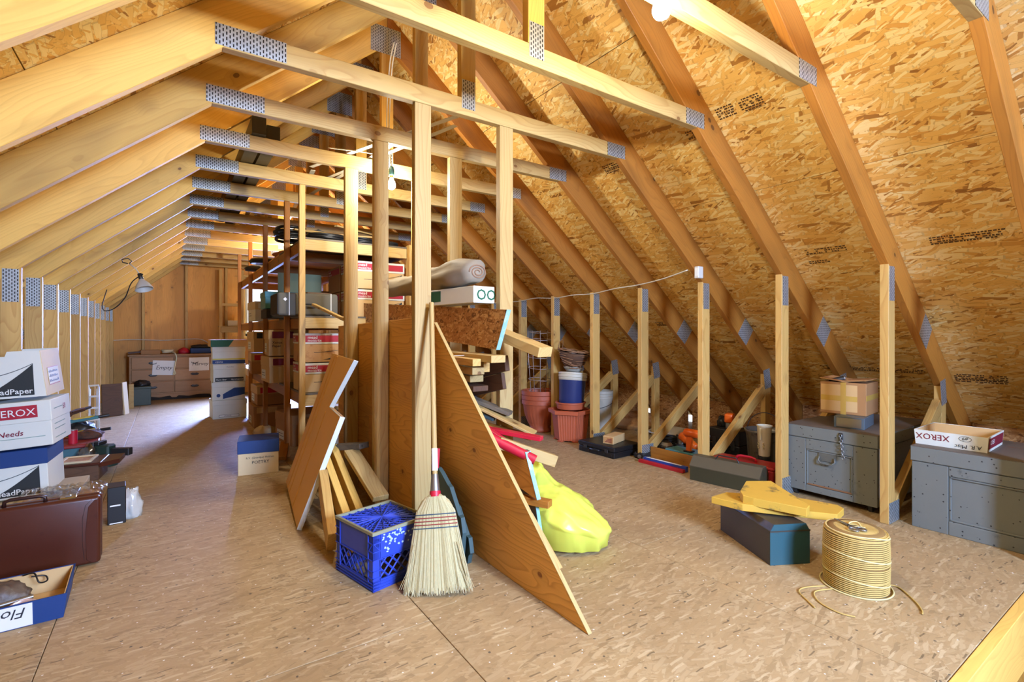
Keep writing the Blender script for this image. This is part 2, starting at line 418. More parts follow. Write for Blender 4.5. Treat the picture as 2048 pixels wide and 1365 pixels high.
def gable(name, Y, sgn, win, label):
    """end wall with a window hole: sheathing strips side by side, studs on the inside (towards -sgn)"""
    x0, x1, z0, z1 = win
    wl = None; strips = [-2.7 + .61 * i for i in range(14)]
    def top(X): return L_(X) + TZ + .02
    root = bpy.data.objects.new(name, None); COL.objects.link(root); tag(root, label, None, None, 'structure')
    for i in range(len(strips) - 1):
        a, b = strips[i] - .0004, strips[i + 1] + .0004
        def panel(zl, zt_a, zt_b, peak=None):
            P = [(a, zl), (b, zl), (b, zt_b)] + ([(RX, peak)] if peak else []) + [(a, zt_a)]
            # local: x up the wall, y across
            M = frame((a, Y, zl), (0, 0, 1), (0, 1, 0))
            P2 = [(z - zl, x - a) for (x, z) in P]
            G().prism(P2, -.006, .006, bev=0).done('wall_panel', 'plywood_wall', root, mtx=M)
        ta, tb = top(a), top(b)
        if tb < .05 and ta < .05: continue
        ta, tb = max(ta, .02), max(tb, .02)
        pk = top(RX) if a < RX < b else None
        if b > x0 and a < x1:
            panel(0, z0, z0); panel(z1, ta, tb, pk)
            a_, b_ = a, b
            if a_ < x0 - .01: a, b = a_, x0; panel(z0, z1, z1); a, b = a_, b_
            if b_ > x1 + .01: a, b = x1, b_; panel(z0, z1, z1); a, b = a_, b_
        else: panel(0, ta, tb, pk)
    for i in range(13):
        x = -2.1 + .61 * i - .09
        h_ = L_(x) - .02
        if h_ < .3: continue
        ya = Y - sgn * .052
        if x0 - .02 < x < x1 + .02:
            beam('stud', (x, ya, 0), (x, ya, z0), .09, .04, 'pine', root, up=(1, 0, 0)); beam('stud', (x, ya, z1), (x, ya, h_), .09, .04, 'pine', root, up=(1, 0, 0))
        else: beam('stud', (x, ya, 0), (x, ya, h_), .09, .04, 'pine', root, up=(1, 0, 0))
    for z in (z0 - .02, z1 + .02): beam('window_header', (x0 - .06, Y - sgn * .052, z), (x1 + .06, Y - sgn * .052, z), .09, .04, 'pine', root, up=(0, 0, 1))
    for x in (x0 - .02, x1 + .02): beam('stud', (x, Y - sgn * .052, z0), (x, Y - sgn * .052, z1), .09, .04, 'pine', root, up=(1, 0, 0))
    return root
glass('window_glass', (1, 1, 1, 1), .05)
paint('white_trim', srgb(226, 226, 222), .5)
def window(name, win, Y, label):
    x0, x1, z0, z1 = win; g = G(); e = .045
    g.b2(x0, x1, Y - .02, Y + .02, z0, z0 + e); g.b2(x0, x1, Y - .02, Y + .02, z1 - e, z1)
    g.b2(x0, x0 + e, Y - .02, Y + .02, z0, z1); g.b2(x1 - e, x1, Y - .02, Y + .02, z0, z1); g.b2(x0, x1, Y - .018, Y + .018, (z0 + z1) / 2 - .02, (z0 + z1) / 2 + .02)
    o = tag(g.done(name, 'white_trim'), label, None, None, 'structure')
    for (a, b) in ((z0 + e, (z0 + z1) / 2 - .02), ((z0 + z1) / 2 + .02, z1 - e)):
        G().b2(x0 + e, x1 - e, Y - .003, Y + .003, a, b).done('pane', 'window_glass', o)
WINB = (1.17, 1.85, 1.05, 2.15); WINF_ADDED = (.84, 1.84, 1.2, 2.2)  # second window is added behind the camera to carry the fill light
gable('wall_back', YB, 1, WINB, 'plywood gable wall with vertical studs at the far end')
gable('wall_front', YF, -1, WINF_ADDED, 'plywood gable wall behind the camera')
window('window_1', WINB, YB, 'gable window seen between the shelf boxes'); window('window_added', WINF_ADDED, YF, 'added gable window in the unseen near end wall')

# eave blocks between the rafters; a few bays on the right are open to daylight
def eaves():
    for side in (1, -1):
        x = 4.98 if side > 0 else 2 * RX - 4.98
        root = bpy.data.objects.new('trim_%d' % (1 if side > 0 else 2), None); COL.objects.link(root)
        tag(root, 'row of boards closing the %s eave' % ('right' if side > 0 else 'left'), None, None, 'structure')
        for k in range(-6, 16):
            y = 1.153 + .61 * k
            hgt = L_(4.98) + TZ - .004
            if side > 0 and k in (3, 4): hgt -= .07
            beam('eave_board', (x, y + .05, hgt / 2), (x, y + .60, hgt / 2), hgt, .012, 'osb_board', root, up=(1, 0, 0), bev=0)
eaves()

# ------------------------------------------------------------------ trusses
MT = .045
def make_truss(label):
    t = thing('roof_truss', label, 'truss', (0, 0, 0), 0, 'roof trusses')
    def mem(name, poly, p0, d, mat):
        M = frame(p0, d, (0, 1, 0)); I = M.inverted()
        P = [(I @ Vector((x, 0, z))) for x, z in poly]; P = [(v.x, v.y) for v in P]
        return G().prism(P, -MT / 2, MT / 2, bev=.0022).done(name, mat, t, mtx=M)
    def plate(cx, cz, w_, h_, ang=0.):
        M = frame((cx, -MT / 2 - .0009, cz), (math.cos(ang), 0, math.sin(ang)), (0, -1, 0))
        G().b2(-w_ / 2, w_ / 2, -h_ / 2, h_ / 2, -.0009, .0009).done('connector_plate', 'galvanised_plate', t, mtx=M)
    for sd in (1, -1):
        fx = lambda X: RX + sd * (X - RX)
        e = 5.40
        mem('rafter', [(fx(RX + .001), L_(RX)), (fx(RX + .001), L_(RX) + TZ - .002), (fx(e), L_(e) + TZ - .002), (fx(e), max(L_(e), .0) if L_(e) > .0 else .002), (fx(5.215), .002)],
            (fx(RX), 0, L_(RX) + TZ / 2), (sd * 1, 0, -SL), 'pine_old' if sd > 0 else 'pine_rafter')
        kx = 3.424
        mem('knee_post', [(fx(kx), .001), (fx(kx + .092), .001), (fx(kx + .092), L_(kx + .092) - .001), (fx(kx), L_(kx) - .001)], (fx(kx + .046), 0, 0), (0, 0, 1), 'pine')
        ex = 4.33
        mem('eave_post', [(fx(ex), .001), (fx(ex + .085), .001), (fx(ex + .085), L_(ex + .085) - .001), (fx(ex), L_(ex) - .001)], (fx(ex + .04), 0, 0), (0, 0, 1), 'pine')
        a = Vector((fx(kx + .097), 0, .05)); b = Vector((fx(ex - .003), 0, L_(ex) - .13))
        beam('diagonal_strut', a + Vector((sd * .02, 0, .02)), b, .088, MT * .96, 'pine', t)
        plate(fx(kx + .046) , L_(kx + .046) - .075, .074, .20, 0)
        plate(fx(4.02), L_(4.02) + TZ / 2 - .005, .155, .17, -sd * SA)
        plate(fx(ex + .03), L_(ex + .03) - .02, .10, .17, R(10) * sd)
        plate(fx(kx + .08), .062, .15, .12)
    mem('collar_tie', [(.181, 2.287), (2.499, 2.287), (2.39, 2.379), (.29, 2.379)], (.18, 0, 2.333), (1, 0, 0), 'pine_pale')
    mem('king_post', [(RX - .045, 2.381), (RX + .045, 2.381), (RX + .045, L_(RX) - .045), (RX - .045, L_(RX) - .045)], (RX, 0, 2.381), (0, 0, 1), 'pine_rafter')
    plate(.29, 2.337, .27, .088); plate(2.475, 2.333, .165, .088)
    plate(RX, 2.40, .082, .155); plate(RX - .012, L_(RX) + .02, .23, .20)
    return t
ORD = ['nearest', 'second', 'third', 'fourth', 'fifth', 'sixth', 'seventh', 'eighth', 'ninth', 'tenth', 'eleventh', 'twelfth', 'thirteenth', 'fourteenth', 'fifteenth', 'sixteenth', 'farthest']
truss0 = None
for i, k in enumerate(range(-1, 16)):
    lab = ('%s roof truss from the camera, ' % ORD[i]) + ('in the top right corner' if k == -1 else 'its collar tie beside the bare bulb' if k == 0 else 'pale pine with toothed metal plates' if k < 15 else 'against the back wall')
    if truss0 is None: truss0 = tr = make_truss(lab)
    else: tr = copy_tree(truss0); tr['label'] = lab
    tr.location = (0, 1.153 + .61 * k + MT / 2, 0)
    if k == 6:
        for c in tr.children:
            if c.name.startswith('rafter') and c.matrix_local.translation.x <= RX and (c.matrix_local.to_3x3() @ Vector((1, 0, 0))).x < 0:
                c.data = c.data.copy(); c.data.materials[0] = MATS['pine_stained']

def bulb(name, label, loc, energy, lit=True, sock='socket_green'):
    t = thing(name, label, 'light bulb', loc)
    g = G(); g.lathe([(.0115, .052), (.0125, .045), (.016, .034), (.026, .014), (.0300, -.004), (.029, -.016), (.022, -.029), (.010, -.036), (.001, -.0375)], 20, cap0=True)
    g.done('glass_bulb', 'bulb_glow', t, smooth=True)
    G().cyl((0, 0, .05), (0, 0, .075), .0125).done('screw_base', 'brass', t)
    g = G(); g.lathe([(.019, .064), (.021, .07), (.021, .10), (.017, .125), (.006, .135)], 16); g.done('socket', sock, t, smooth=True)
    l = bpy.data.lights.new('bulb_light', 'POINT'); l.energy = energy; l.color = WARM; l.shadow_soft_size = .034
    o = bpy.data.objects.new('bulb_light', l); COL.objects.link(o); o.parent = t; o.location = (0, 0, -.002)
    return t
def bulb_mat():
    s = NT('bulb_glow'); out = s.t.nodes['Material Output']
    tr = s.n('ShaderNodeBsdfTransparent'); em = s.n('ShaderNodeEmission'); em.inputs[0].default_value = (1, .93, .80, 1); em.inputs[1].default_value = 40
    ad = s.n('ShaderNodeAddShader'); s.l(tr.outputs[0], ad.inputs[0]); s.l(em.outputs[0], ad.inputs[1]); s.l(ad.outputs[0], out.inputs[0])
    MATS['bulb_glow'] = s.m
bulb_mat()
paint('brass', srgb(190, 160, 90), .35, metal=1); paint('socket_green', srgb(38, 74, 62), .4); paint('socket_white', srgb(220, 218, 210), .4)
for nm_, lb_, lc_, en_ in (('light_bulb', 'bright bare bulb at the top, under a collar tie', BULB_A, 60), ('light_bulb', 'lit bulb in green socket hanging between the posts', BULB_B, 46),
                  ('light_bulb', 'added unseen bulb hanging far back above the shelves', BULB_ADDED, 60)):  # third bulb is added to brighten the far ties and back wall
    bulb(nm_, lb_, lc_, en_)

# ================================================================== shared small materials
paint('card_white', srgb(226, 226, 214), .7, mott=.06); paint('card_brown', srgb(176, 128, 80), .8, mott=.1); paint('card_tan', srgb(214, 176, 120), .8, mott=.08)
paint('card_cream', srgb(222, 200, 158), .75, mott=.08); paint('card_aged', srgb(202, 152, 96), .75, wear=srgb(168, 112, 62), wearamt=.1)
paint('print_black', srgb(38, 42, 42), .6, mott=.03); paint('print_green', srgb(34, 96, 66), .6, mott=.03); paint('print_red', srgb(176, 34, 52), .6, mott=.05); paint('print_blue', srgb(24, 60, 120), .6, mott=.05)
paint('print_white', srgb(236, 236, 230), .6, mott=.02); paint('ink', srgb(40, 40, 46), .6, mott=0); paint('print_maroon', srgb(128, 24, 48), .6, mott=.04); paint('print_grey', srgb(120, 150, 138), .6, mott=0); paint('print_yellow', srgb(216, 200, 60), .6)
paint('paper', srgb(236, 234, 228), .8, mott=.03); paint('tape', srgb(206, 168, 84), .25, mott=.1)
paint('aqua_edge', srgb(142, 190, 196), .6, wear=srgb(190, 206, 200), wearamt=.12); paint('red_paint', srgb(196, 28, 52), .45, wear=srgb(226, 180, 170), wearamt=-.02)
paint('panel_brown', srgb(238, 186, 108), .6, mott=.08); paint('foam_white', srgb(226, 230, 222), .7)
paint('crate_blue', srgb(48, 72, 180), .42, wear=srgb(110, 130, 190), wearamt=-.03); paint('crate_dust', srgb(150, 148, 120), .8); paint('paint_splash', srgb(190, 214, 220), .6)
paint('straw', srgb(232, 222, 182), .8, mott=.25, scale=60); paint('straw_dark', srgb(188, 170, 122), .8); paint('thread_blue', srgb(56, 78, 96), .7); paint('thread_red', srgb(150, 60, 54), .7)
paint('steel', srgb(170, 172, 172), .35, metal=.9); paint('steel_dark', srgb(70, 70, 70), .45, metal=.7); paint('black_plastic', srgb(24, 24, 26), .42); paint('black_rubber', srgb(30, 30, 32), .7)
paint('shutter_green', srgb(62, 84, 84), .6, mott=.15); paint('bag_yellow', srgb(228, 232, 92), .34, mott=.06, scale=5); paint('tarp_grey', srgb(150, 138, 120), .7, mott=.12, scale=6); paint('tarp_brown', srgb(146, 112, 86), .7)
paint('suitcase_grey', srgb(104, 98, 84), .85, mott=.2, scale=120); paint('suitcase_dark', srgb(48, 44, 40), .8); paint('teal_box', srgb(84, 158, 156), .5); paint('olive_board', srgb(140, 146, 110), .7)
paint('wire_white', srgb(222, 216, 200), .5); paint('metal_trim', srgb(200, 196, 184), .4)

# ================================================================== carton helpers
def face(which, size, u, v, off=.0012):
    w, d, h = size
    if which == 'front': return frame((-w / 2 + u, -d / 2 - off, v), (1, 0, 0), (0, -1, 0))
    if which == 'right': return frame((w / 2 + off, -d / 2 + u, v), (0, 1, 0), (1, 0, 0))
    if which == 'left': return frame((-w / 2 - off, d / 2 - u, v), (0, -1, 0), (-1, 0, 0))
    if which == 'top': return frame((-w / 2 + u, -d / 2 + v, h + off), (1, 0, 0), (0, 0, 1))
def decal(t, which, size, u0, u1, v0, v1, mat, off=.0012, name='printed_panel'):
    return G().b2(0, u1 - u0, 0, v1 - v0, -.0005, .0003).done(name, mat, t, mtx=face(which, size, u0, v0, off))
def letters(t, which, size, u, v, s_, h_, mat, off=.0022, bold=.0, shear=0., xs=1., turn=False, rot=0., right=False):
    M = face(which, size, u, v, off)
    if turn: M = M @ Matrix.Rotation(math.pi, 4, 'Z')
    if rot: M = M @ Matrix.Rotation(rot, 4, 'Z')
    return text('lettering', s_, h_, mat, t, M, bold, shear, xs, right=right)
def meadprint(t, which, size, u1, v0, W, H, off=.0012, txt=True, sz=None, word='MeadPaper'):
    n = 14; P = [(0, 0), (W, 0)] + [(W * (n - i) / n, H * ((n - i) / n) ** 1.45) for i in range(n)]
    G().prism(P, -.0005, .0003).done('printed_sweep', 'print_black', t, mtx=face(which, size, u1 - W, v0, off))
    Q = [(W - W * 1.25 * i / n, H * (1.02 - .46 * (1 - (1 - i / n) ** 2.2))) for i in range(n + 1)]
    Q = Q + [(x, y - .0035) for x, y in reversed(Q)]
    G().prism(Q, -.0005, .0003).done('printed_line', 'print_black', t, mtx=face(which, size, u1 - W, v0, off * .8))
    if txt:
        sz = sz or H * .26
        letters(t, which, size, u1 - .006, v0 + .06 * H, word, sz, 'print_white', off + .0012, .012, right=True)
def carton(name, label, loc, size, rot=(0, 0, 0), body='card_white', lid=None, lidh=.085, cat='box', group=None, notch=False):
    t = thing(name, label, cat, loc, rot if isinstance(rot, (tuple, list)) else (0, 0, rot), group)
    w, d, h = size
    G().b2(-w / 2, w / 2, -d / 2, d / 2, 0, h, .003).done('body', body, t)
    if lid:
        G().b2(-w / 2 - .004, w / 2 + .004, -d / 2 - .004, d / 2 + .004, h - lidh, h + .004, .003).done('lid', lid, t)
    return t
def tray(name, label, loc, size, rot, mat, inner, cat='box', taper=0., group=None, wall=.005):
    """open box: outer walls, lighter inside"""
    t = thing(name, label, cat, loc, rot, group); w, d, h = size; tp = taper
    def ring(k): return [(-w / 2 - tp * k, -d / 2 - tp * k), (w / 2 + tp * k, -d / 2 - tp * k), (w / 2 + tp * k, d / 2 + tp * k), (-w / 2 - tp * k, d / 2 + tp * k)]
    g = G(); V = [(x, y, 0) for x, y in ring(0)] + [(x, y, h) for x, y in ring(1)] + [(x * (1 - wall * 2 / w), y * (1 - wall * 2 / d), h) for x, y in ring(1)] + [(x * (1 - wall * 2 / w), y * (1 - wall * 2 / d), .002) for x, y in ring(0)]
    F = [(3, 2, 1, 0)]
    for i in range(4): j = (i + 1) % 4; F += [(i, j, 4 + j, 4 + i), (4 + i, 4 + j, 8 + j, 8 + i), (8 + i, 8 + j, 12 + j, 12 + i)]
    F.append((12, 13, 14, 15)); g._add(V, F); g.done('tray_body', mat, t)
    g = G(); e = wall + .0012
    V = [(x * (1 - e * 2 / w), y * (1 - e * 2 / d), .004) for x, y in ring(0)] + [(x * (1 - e * 2 / w), y * (1 - e * 2 / d), h - .002) for x, y in ring(1)]
    F = [(0, 1, 2, 3)] + [(i, 4 + i, 4 + (i + 1) % 4, (i + 1) % 4) for i in range(4)]
    # drop the floor of the outer shell: inner lining is a thin dish
    V2 = [(x * .985, y * .985, z + (.003 if z < h * .5 else 0)) for x, y, z in V]
    n = 8; F2 = F + [tuple(i + n for i in reversed(f)) for f in F] + [(4 + i, 4 + n + i, 4 + n + (i + 1) % 4, 4 + (i + 1) % 4) for i in range(4)]
    g._add(V + V2, F2); g.done('lining', inner, t)
    return t

# ================================================================== posts under the collar ties
for (x, k, lab) in ((1.075, 2, 'nearest tall pale post, the broom leaning on it'), (1.075, 3, 'tall post left of the broom post, green bulb beside its top'), (1.075, 4, 'tall post right behind the leaning brown panel'),
                    (1.59, 2, 'tall post right of the board pile under the long collar tie'), (1.59, 3, 'tall post rising behind the grey rolled tarp'), (1.59, 4, 'tall post beside the shelf, mostly hidden by the broom post')):
    y = 1.153 + .61 * k + .0225
    tag(beam('support_post', (x, y, .001), (x, y, 2.286), .09, .042, 'pine_pale'), lab, 'post', 'posts under the collar ties')

# ------------------------------------------------------------------ sheets and panels stood between the posts
def sheet(name, label, poly, xb, xt, ht, th, mat, cat='board', edge=None):
    """upright sheet in the Y-Z plane, foot at x=xb, leaning to x=xt at height ht; poly in (y, z)"""
    t = thing(name, label, cat, (xb, 0, 0)); sl = (xt - xb) / ht
    M = frame((0, 0, 0), (0, 1, 0), (1, 0, -sl))
    up = M.to_3x3() @ Vector((0, 1, 0)); sg = 1 if up.z > 0 else -1
    P = [(y, sg * z / abs(up.z)) for y, z in poly]
    G().prism(P, -th / 2, th / 2, bev=.001).done('sheet', mat, t, mtx=M)
    if edge:
        a, b, em, w_ = edge
        for (i, j) in [(a, b)] if isinstance(a, int) else zip(a, b):
            p = Vector(P[i]).to_3d(); q = Vector(P[j]).to_3d(); dd = (q - p).normalized(); n_ = Vector((dd.y, -dd.x, 0))
            c = sum((Vector(v).to_3d() for v in P), Vector()) / len(P)
            if n_.dot(p - c) < 0: n_ = -n_
            L = (q - p).length
            MM = M @ Matrix.Translation(p + n_ * .0012) @ frame((0, 0, 0), dd, (0, 0, 1))
            G().b2(0, L, -.0015, .0015, -th / 2 - .0006, th / 2 + .0006).done('edge_ply', em, t, mtx=MM)
    return t
sheet('plywood_sheet', 'big triangular plywood offcut, its point on the floor in front', [(1.354, .001), (3.55, .001), (3.55, 1.165), (2.49, 1.165)], 1.275, 1.20, 1.165, .016, 'plywood', edge=(0, 3, 'pine_pale', .01))
sheet('plywood_sheet', 'upright reddish plywood sheet behind the tall posts', [(2.47, .001), (4.12, .001), (4.12, 1.165), (2.47, 1.195)], 1.132, 1.132, 1.2, .014, 'plywood')
sheet('plywood_sheet', 'narrow upright plywood strip low behind the posts', [(3.05, .001), (3.32, .001), (3.32, .56), (3.05, .56)], 1.10, 1.115, .56, .012, 'plywood_wall')
sheet('grey_board', 'low dark board on edge behind the blue crate', [(2.46, .001), (3.55, .001), (3.55, .42), (2.46, .36)], 1.158, 1.158, .4, .012, 'grey_wood')
sheet('plywood_sheet', 'small cut plywood panel lying low behind the triangular sheet', [(1.81, .001), (3.0, .001), (3.0, .2), (2.02, .2)], 1.52, 1.50, .2, .016, 'plywood_wall', edge=((0, 3), (3, 2), 'pine_pale', .01))
sheet('strand_board_panel', 'strand board panel with pale aqua edge across the board pile', [(2.19, 1.022), (4.5, 1.17), (4.5, 1.38), (2.09, 1.226)], 1.412, 1.412, 1.0, .024, 'osb_board', edge=(0, 3, 'aqua_edge', .02))
sheet('aqua_edged_panel', 'brown panel with aqua painted edge under the red pipe', [(1.95, .29), (2.75, .42), (2.75, .62), (2.05, .505)], 1.495, 1.495, .5, .022, 'plywood', edge=(0, 3, 'aqua_edge', .02))
sheet('aqua_edged_panel', 'second aqua edged panel just right of the brown one', [(1.955, .03), (2.75, .10), (2.75, .60), (2.075, .50)], 1.528, 1.528, .5, .018, 'grey_wood', edge=(0, 3, 'aqua_edge', .02))
for i, (x, lab, dy, dz) in enumerate(((1.155, 'stepped grey-green shutter board nearest the broom', 0, 0), (1.19, 'stepped grey-green shutter board next to the plywood', -.012, -.1))):
    P = [(2.45, .002), (2.11, .002), (2.10, .045), (2.082, .16), (2.10, .228), (2.125, .232), (2.215, .345), (2.24, .352), (2.31, .396), (2.345, .412), (2.45, .412)]
    P = [(y + dy, max(z + (dz if z > .05 else 0), .002)) for y, z in P]
    sheet('shutter_board', lab, P, x, x, .4, .022, 'shutter_green')

# ------------------------------------------------------------------ the pile of boards
def board(label, p0, p1, w_, t_, mat='pine', up=(0, 0, 1), name='board', roll=0., group='boards stacked between the posts', ends=None):
    o = beam(name, p0, p1, w_, t_, mat, None, up, roll=roll)
    return tag(o, label, 'board', group)
PB = [
 ('long pale box beam jutting right above the pile', (1.545, 1.96, 1.012), (1.497, 2.345, 1.115), .095, .05, 'pine_pale'),
 ('pine stud directly under the strand board panel', (1.39, 2.15, .975), (1.36, 3.9, 1.0), .088, .038, 'pine_pale'),
 ('pine stud tied with white string, left in the pile', (1.315, 2.24, .955), (1.28, 3.9, .985), .05, .038, 'pine'),
 ('second pale stud end under the tied one', (1.36, 2.30, .905), (1.34, 3.9, .93), .075, .038, 'pine_pale'),
 ('stud with brown side in the middle of the pile', (1.43, 2.33, .925), (1.40, 3.9, .945), .04, .06, 'pine'),
 ('short blond block end below the studs', (1.42, 2.42, .852), (1.38, 3.9, .87), .088, .036, 'pine_pale'),
 ('brown split board with ragged pale end', (1.425, 2.385, .80), (1.34, 3.9, .835), .10, .03, 'dark_wood'),
 ('small square stick end near the plywood edge', (1.34, 2.44, .80), (1.31, 3.9, .80), .036, .036, 'pine_pale'),
 ('dark plank on edge crossing behind the studs', (1.522, 2.27, .945), (1.502, 2.95, .80), .03, .085, 'dark_wood'),
 ('second dark plank on edge under the first', (1.522, 2.30, .845), (1.502, 2.95, .70), .025, .09, 'dark_wood'),
 ('grey weathered plank sloping down to the right', (1.585, 2.325, .655), (1.325, 2.65, .79), .07, .022, 'grey_wood'),
 ('thin yellow board sloping above the red sticks', (1.66, 2.20, .555), (1.32, 2.60, .78), .10, .014, 'pine_pale'),
 ('short wide brown board below the yellow one', (1.66, 2.22, .53), (1.36, 2.55, .62), .075, .024, 'pine_old'),
 ('blond stud with pale cut end jutting far right', (1.70, 2.075, .425), (1.40, 2.17, .545), .05, .06, 'pine_pale'),
 ('brown stick under the aqua edged panel', (1.555, 1.935, .262), (1.36, 2.3, .27), .05, .035, 'pine_old'),
 ('grey-blue painted strip under the yellow board', (1.50, 2.36, .635), (1.33, 2.62, .73), .03, .04, 'shutter_green'),
]
for a in PB: board(*a)
board('red painted board, upper of two', (1.60, 2.06, .558), (1.345, 2.45, .60), .05, .022, 'red_paint', name='red_board')
board('red painted board with chipped end, lower of two', (1.505, 2.15, .497), (1.325, 2.33, .655), .045, .026, 'red_paint', name='red_board')
def rod(name, label, p0, p1, r, mat, cat, endmat=None):
    t = thing(name, label, cat, p0); d = Vector(p1) - Vector(p0)
    G().cyl((0, 0, 0), d, r, n=18).done('rod', mat, t, smooth=True, ang=40)
    if endmat: G().cyl(-d.normalized() * .0015, d.normalized() * .0005, r * .96, n=18).done('end_grain', endmat, t)
    return t
rod('wooden_dowel', 'thick round wooden dowel with pale end in the pile', (1.45, 2.25, .53), (1.32, 2.5, .625), .021, 'pine_pale', 'dowel', 'grey_wood')
rod('red_pipe', 'glossy red tube above the brown panel', (1.535, 2.03, .462), (1.34, 2.22, .585), .025, 'red_paint', 'pipe')
rod('hose', 'ribbed black hose coiled inside the pile', (1.5, 2.6, .70), (1.42, 2.9, .73), .04, 'black_rubber', 'hose')
# white string round the tied stud
g = G()
for y, xx in ((2.42, 1.31), (2.75, 1.305)):
    g.tube([(xx - .032, y, .93), (xx + .034, y, .93), (xx + .034, y + .004, .985), (xx - .032, y + .004, .985)], .0018, 5, closed=True)
tag(g.done('string', 'wire_white'), 'white string tied round a stud in the pile', 'string')

# rolled tarp and carton on top of the pile
def roll_tarp():
    t = thing('rolled_tarp', 'grey rolled tarp lying on top of the board pile', 'tarp', (1.45, 2.46, 1.376))
    prof = []; n = 28; g = G(); m = 26; V = []
    for j in range(m + 1):
        f = j / m; y = f * 1.62
        r = .082 + .012 * math.sin(f * 9) - (.03 * max(0, f - .7) / .3) - (.02 * max(0, .12 - f) / .12)
        for i in range(n):
            a = 2 * math.pi * i / n
            rr = r * (1 + .34 * noise.noise(Vector((math.cos(a) * 1.3, math.sin(a) * 1.3, y * 3.2))) + .10 * noise.noise(Vector((math.cos(a) * 4, math.sin(a) * 4, y * 9))))
            V.append((math.cos(a) * rr, y, .083 + math.sin(a) * rr * .92))
    F = [(j * n + i, j * n + (i + 1) % n, (j + 1) * n + (i + 1) % n, (j + 1) * n + i) for j in range(m) for i in range(n)]
    F += [tuple(range(n)), tuple(range(m * n, m * n + n))]
    g._add(V, F); g.done('cloth', 'tarp_grey', t, smooth=True)
    g = G()
    sp = [(math.cos(a) * (.010 + a * .0030), -.002, .08 + math.sin(a) * (.008 + a * .0022)) for a in [i * .35 for i in range(46)]]
    g.tube(sp, .004, 6).done('rolled_end', 'tarp_brown', t, smooth=True)
roll_tarp()
sz = (.15, .46, .095)
t = carton('paper_carton', 'white carton with green lettering on top of the pile', (1.452, 2.66, 1.279), sz, R(6), 'card_white')
letters(t, 'front', sz, .018, .018, 'OO', .085, 'print_green', bold=.01)
decal(t, 'left', sz, .0, .12, .02, .085, 'print_green')

# ------------------------------------------------------------------ brown profiled panel leaning on the post
def lean_panel():
    t = thing('profiled_panel', 'brown notched panel with white edge leaning against the post', 'panel', (.6, 2.99, 0))
    Yd = Vector((.11, 1, 0)).normalized(); k = 1 / Yd.y
    nrm = Vector((1, -.11, -.339)).normalized()
    M = frame((0, 0, 0), Yd, nrm); up = M.to_3x3() @ Vector((0, 1, 0)); sg = 1 if up.z > 0 else -1
    pts = [(2.99, .006), (2.845, .637), (3.25, .64), (2.988, .943), (3.837, .954), (3.929, .024)]
    P3 = [Vector((.339 * z + .11 * (y - 2.99), y - 2.99, z)) for y, z in pts]; I = M.inverted(); P = [((I @ p).x, (I @ p).y) for p in P3]
    G().prism(P, -.012, .012, bev=.001).done('face_sheet', 'panel_brown', t, mtx=M)
    g = G()
    for i in range(3):
        p = Vector(P[i]).to_3d(); q = Vector(P[i + 1]).to_3d(); d = (q - p); L = d.length; n_ = Vector((d.y, -d.x, 0)).normalized()
        if n_.dot(p - Vector(P[4]).to_3d()) < 0: n_ = -n_
        MM = Matrix.Translation(p) @ frame((0, 0, 0), d, (0, 0, 1))
        s2 = 1 if (MM.to_3x3() @ Vector((0, 1, 0))).dot(n_) > 0 else -1
        V = [MM @ Vector(v) for v in ((-.002, 0, -.0135), (L + .002, 0, -.0135), (L + .002, s2 * .004, -.0135), (-.002, s2 * .004, -.0135), (-.002, 0, .0135), (L + .002, 0, .0135), (L + .002, s2 * .004, .0135), (-.002, s2 * .004, .0135))]
        g._add(V, [(0, 1, 2, 3), (7, 6, 5, 4), (0, 4, 5, 1), (1, 5, 6, 2), (2, 6, 7, 3), (3, 7, 4, 0)])
    g.done('white_edge', 'foam_white', t, mtx=M)
    # raised mouldings parallel to the far edge
    a0, a1 = Vector(P[5]).to_3d(), Vector(P[4]).to_3d()
    b0, b1 = Vector(P[0]).to_3d(), Vector(P[3]).to_3d()
    for f, wd in ((.16, .028), (.30, .018), (.62, .006)):
        p = a0.lerp(b0, f) * 1.; q = a1.lerp(b1, f)
        for zz in (.013, -.013):
            d = q - p; MM = M @ Matrix.Translation(p.lerp(q, .01) + Vector((0, 0, zz))) @ frame((0, 0, 0), d, (0, 0, 1))
            G().b2(0, d.length * (.98 if f < .5 else .62), -wd, wd, -.003, .003, .002).done('moulding', 'panel_brown', t, mtx=MM)
lean_panel()

# ------------------------------------------------------------------ short studs leaning by the crate
SB = [
 ('pine offcut on edge, nearest, its sawn end on the floor', (.668, 2.56, .066), (.716, 2.94, .29), .045, .125, 'pine', (0, 0, 1)),
 ('orange pine offcut leaning just right of the nearest one', (.80, 2.72, .05), (.80, 3.32, .36), .042, .095, 'pine_rafter', (0, 0, 1)),
 ('third orange pine offcut leaning beside the crate', (.88, 2.76, .06), (.86, 3.3, .37), .042, .09, 'pine_rafter', (0, 0, 1)),
 ('pale weathered plank lying flat behind the crate', (.955, 2.66, .205), (.93, 3.12, .375), .09, .03, 'pine_pale', (0, 0, 1)),
 ('grey offcut lying across the leaning pine offcuts', (.85, 3.38, .36), (1.0, 3.08, .41), .08, .035, 'grey_wood', (0, 0, 1)),
 ('small grey block wedged behind the brown panel', (.845, 3.22, .445), (.90, 3.5, .47), .07, .07, 'grey_wood', (0, 0, 1)),
 ('short pine block on the floor behind the offcuts', (.86, 3.0, .04), (.94, 3.4, .04), .09, .06, 'pine_old', (0, 0, 1)),
]
for lab, a, b, w_, t_, m, up in SB: board(lab, a, b, w_, t_, m, up, 'wood_offcut', group='offcuts beside the blue crate')

